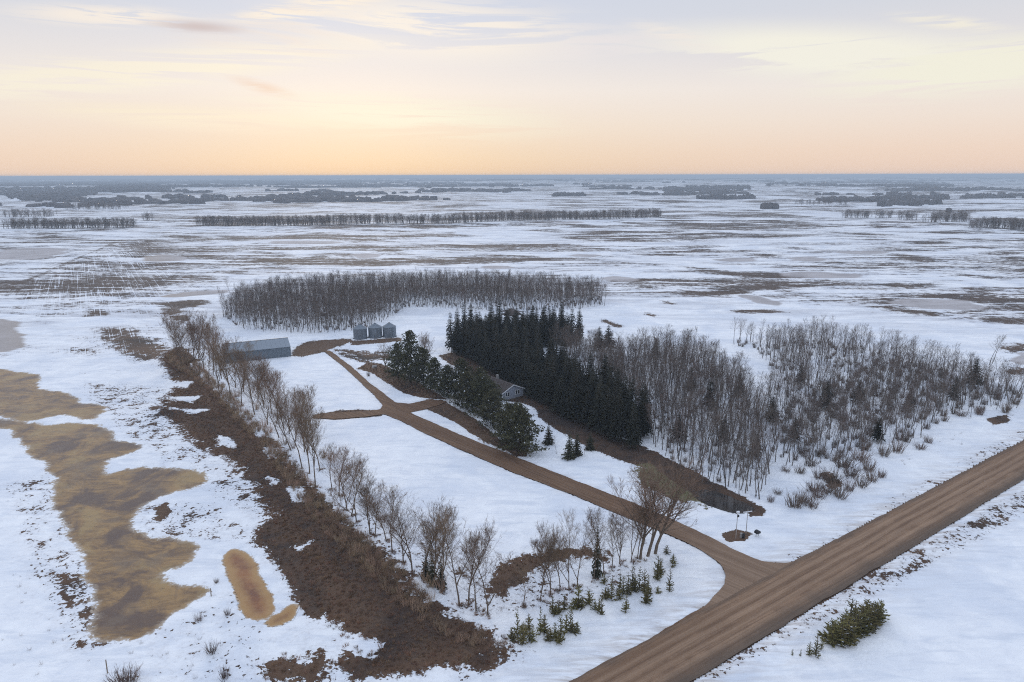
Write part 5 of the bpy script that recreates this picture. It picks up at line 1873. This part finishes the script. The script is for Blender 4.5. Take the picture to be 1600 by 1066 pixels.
for k, (px, py, s_, lb) in enumerate([(310, 970, .55, 'small dry weed clump below the brown pond, left of two'), (356, 962, .5, 'small dry weed clump just below the brown pond'),
                                      (330, 1020, .75, 'large spiky dry weed clump with dark base in the lower left snow'), (350, 1060, .7, 'dry weed clump at the bottom edge of the left snow'), (338, 912, .4, 'dry weed sprig beside the tip of the tan slush')]):
    x, y = W(px, py)
    put(P_SHR, x, y, s_, lb, 'weed clump', name='weed_clump')

# ------------------------------------------------------------------ far trees
tl = []
for line, dep_, dd, sd_ in (([(306, 353), (500, 352), (700, 350), (830, 345), (1036, 340)], 26, 4.2, 1), ([(4, 358), (100, 358), (206, 356)], 18, 4.2, 2)):
    Lw = WP(line)
    for a, b in zip(Lw[:-1], Lw[1:]):
        L = np.hypot(*(b - a))
        n = int(L / dd)
        for j in range(n):
            c = a + (b - a) * (j + rs.rand()) / n
            for _ in range(8):
                tl.append(c + np.array([rs.normal(0, 1.5), rs.uniform(0, dep_)]))
for cx, cy, w_, n, dp in [(1342, 341, 20, 26, 14), (1382, 341, 12, 12, 10), (1420, 344, 14, 14, 10), (1458, 348, 12, 12, 8), (1497, 347, 22, 30, 14), (1490, 342, 26, 20, 12), (1560, 357, 40, 60, 16), (1600, 360, 20, 20, 10),
                          (35, 340, 35, 40, 40), (140, 328, 42, 60, 60), (230, 345, 8, 6, 6), (1285, 320, 40, 30, 10)]:
    for _ in range(n * 2):
        q = W(cx + rs.uniform(-w_, w_), cy)
        tl.append(np.array(q) + np.array([0, rs.uniform(0, dp)]))
tl = np.array(tl)
scatter('far_tree_belts', P_AFR, tl, np.stack([rs.uniform(1.0, 1.6, len(tl)), rs.uniform(1.0, 1.6, len(tl)), rs.uniform(.65, 1.15, len(tl))], 1), tilt=.06)


M_FAR = simple_mat('far_wood_bark', (.13, .115, .115), (.07, .064, .068), .05, .95)


def far_mass(name, pts, size, hgt):
    """crowns of far woodland: each a ragged-topped five-sided clump"""
    n = len(pts)
    rs_ = np.random.RandomState(n)
    k = 6
    t = np.arange(k) / k * 2 * np.pi
    ca, sa = np.cos(t), np.sin(t)
    size = np.broadcast_to(size, (n,))
    hgt = np.broadcast_to(hgt, (n,))
    zb = np.array([HZ(p[0], p[1]) for p in pts]) - 1.0
    s1 = size[:, None] * rs_.uniform(.7, 1.2, (n, k)) * .5
    V = np.zeros((n, 2 * k + 1, 3))
    V[:, :k, 0] = pts[:, 0, None] + s1 * ca
    V[:, :k, 1] = pts[:, 1, None] + s1 * sa
    V[:, :k, 2] = zb[:, None]
    V[:, k:2 * k, 0] = pts[:, 0, None] + s1 * ca * .9
    V[:, k:2 * k, 1] = pts[:, 1, None] + s1 * sa * .9
    V[:, k:2 * k, 2] = zb[:, None] + 1 + hgt[:, None] * rs_.uniform(.35, 1.0, (n, k))
    V[:, 2 * k, 0] = pts[:, 0]
    V[:, 2 * k, 1] = pts[:, 1]
    V[:, 2 * k, 2] = zb + 1 + hgt * rs_.uniform(.8, 1.1, n)
    fs = []
    for j in range(k):
        j2 = (j + 1) % k
        fs += [(j, j2, k + j2), (j, k + j2, k + j), (k + j, k + j2, 2 * k)]
    F = (np.arange(n)[:, None, None] * (2 * k + 1) + np.array(fs)[None]).reshape(-1, 3)
    me = mesh_np(name, V.reshape(-1, 3), F, [M_FAR])
    return link(name, me, kind='stuff')


fp = []
for P, d in (([(6, 304), (100, 297), (250, 291), (262, 300), (160, 303), (60, 316), (20, 312)], 14), ([(1365, 324), (1470, 320), (1466, 315), (1400, 316)], 9),
             ([(1255, 317), (1400, 316), (1480, 313), (1480, 310), (1300, 312)], 12), ([(862, 307.5), (915, 307), (912, 304.5), (865, 305)], 9), ([(1036, 300), (1172, 298), (1170, 292), (1040, 294)], 16),
             ([(1385, 293), (1490, 292), (1480, 289), (1390, 290)], 20), ([(1500, 312), (1600, 310), (1600, 305), (1510, 307)], 16), ([(0, 292), (330, 287), (560, 290), (560, 286), (200, 283), (0, 285)], 26),
             ([(1190, 327.5), (1215, 327), (1214, 324), (1191, 324)], 6), ([(1090, 311), (1180, 312), (1180, 309), (1095, 308)], 12), ([(1480, 332), (1500, 332), (1500, 331), (1480, 331)], 8)):
    Q = WP(P)
    p_ = poisson(Q, d, len(fp), keep=lambda a, b: fbm(a / 45, b / 60, 4, .7) > -.04)
    if len(p_):
        fp.append((p_, d))
pts = np.concatenate([a for a, d in fp])
szs = np.concatenate([np.full(len(a), d * 1.25) for a, d in fp])
far_mass('far_woods', pts, szs * rs.uniform(.4, 1.1, len(szs)), rs.uniform(4, 12, len(szs)))
# the woodland mosaic out to the horizon
pp, ss = [], []
for r0, r1, cell, th in ((1700, 4200, 28, .33), (4200, 8000, 45, .26), (8000, 17000, 90, .24)):
    X, Y = np.meshgrid(np.arange(-r1, r1, cell), np.arange(0, r1, cell))
    X = X.ravel() + rs.uniform(-.5, .5, X.size) * cell
    Y = Y.ravel() + rs.uniform(-.5, .5, Y.size) * cell
    r = np.hypot(X, Y)
    a = np.degrees(np.arctan2(X, Y))
    big = fbm(X / 520 + 5, Y / 330 + 3, 5, .62)
    m = (r > r0) & (r < r1) & (np.abs(a) < 48) & (big + .07 * (a < 0) - .05 * (a > 10) > th)
    pp.append(np.stack([X[m], Y[m]], 1))
    ss.append(np.full(m.sum(), cell * 1.3))
pp = np.concatenate(pp)
ss = np.concatenate(ss)
far_mass('horizon_woods', pp, ss * rs.uniform(.35, 1.1, len(ss)), rs.uniform(4, 13, len(ss)))
print('aspens', len(asp_pts), 'spruce', len(sp), 'hedge', len(hp), 'grass', len(gp), 'far', len(pp), len(pts), 'treeline', len(tl))

# ------------------------------------------------------------------ haze
hm_ = bpy.data.materials.new('haze_air')
hm_.use_nodes = True
hm_.node_tree.nodes.clear()
g = NT(hm_.node_tree)
ho = g.n('ShaderNodeOutputMaterial')
hv = g.n('ShaderNodeVolumePrincipled')
hv.inputs['Color'].default_value = (.70, .84, 1.0, 1)
hv.inputs['Density'].default_value = 2.2e-4
hv.inputs['Anisotropy'].default_value = 0.0
g.l(hv.outputs[0], ho.inputs['Volume'])
hb = MB()
zlo, zhi = float(GZ.min()) - 1.0, max(CAMH, float(GZ.max()) + 14) + 4
hb.box(-46000, 46000, -46000, 46000, zlo, zhi)
link('haze', hb.mesh('haze', [hm_]), kind='stuff')
print('haze z', zlo, zhi)
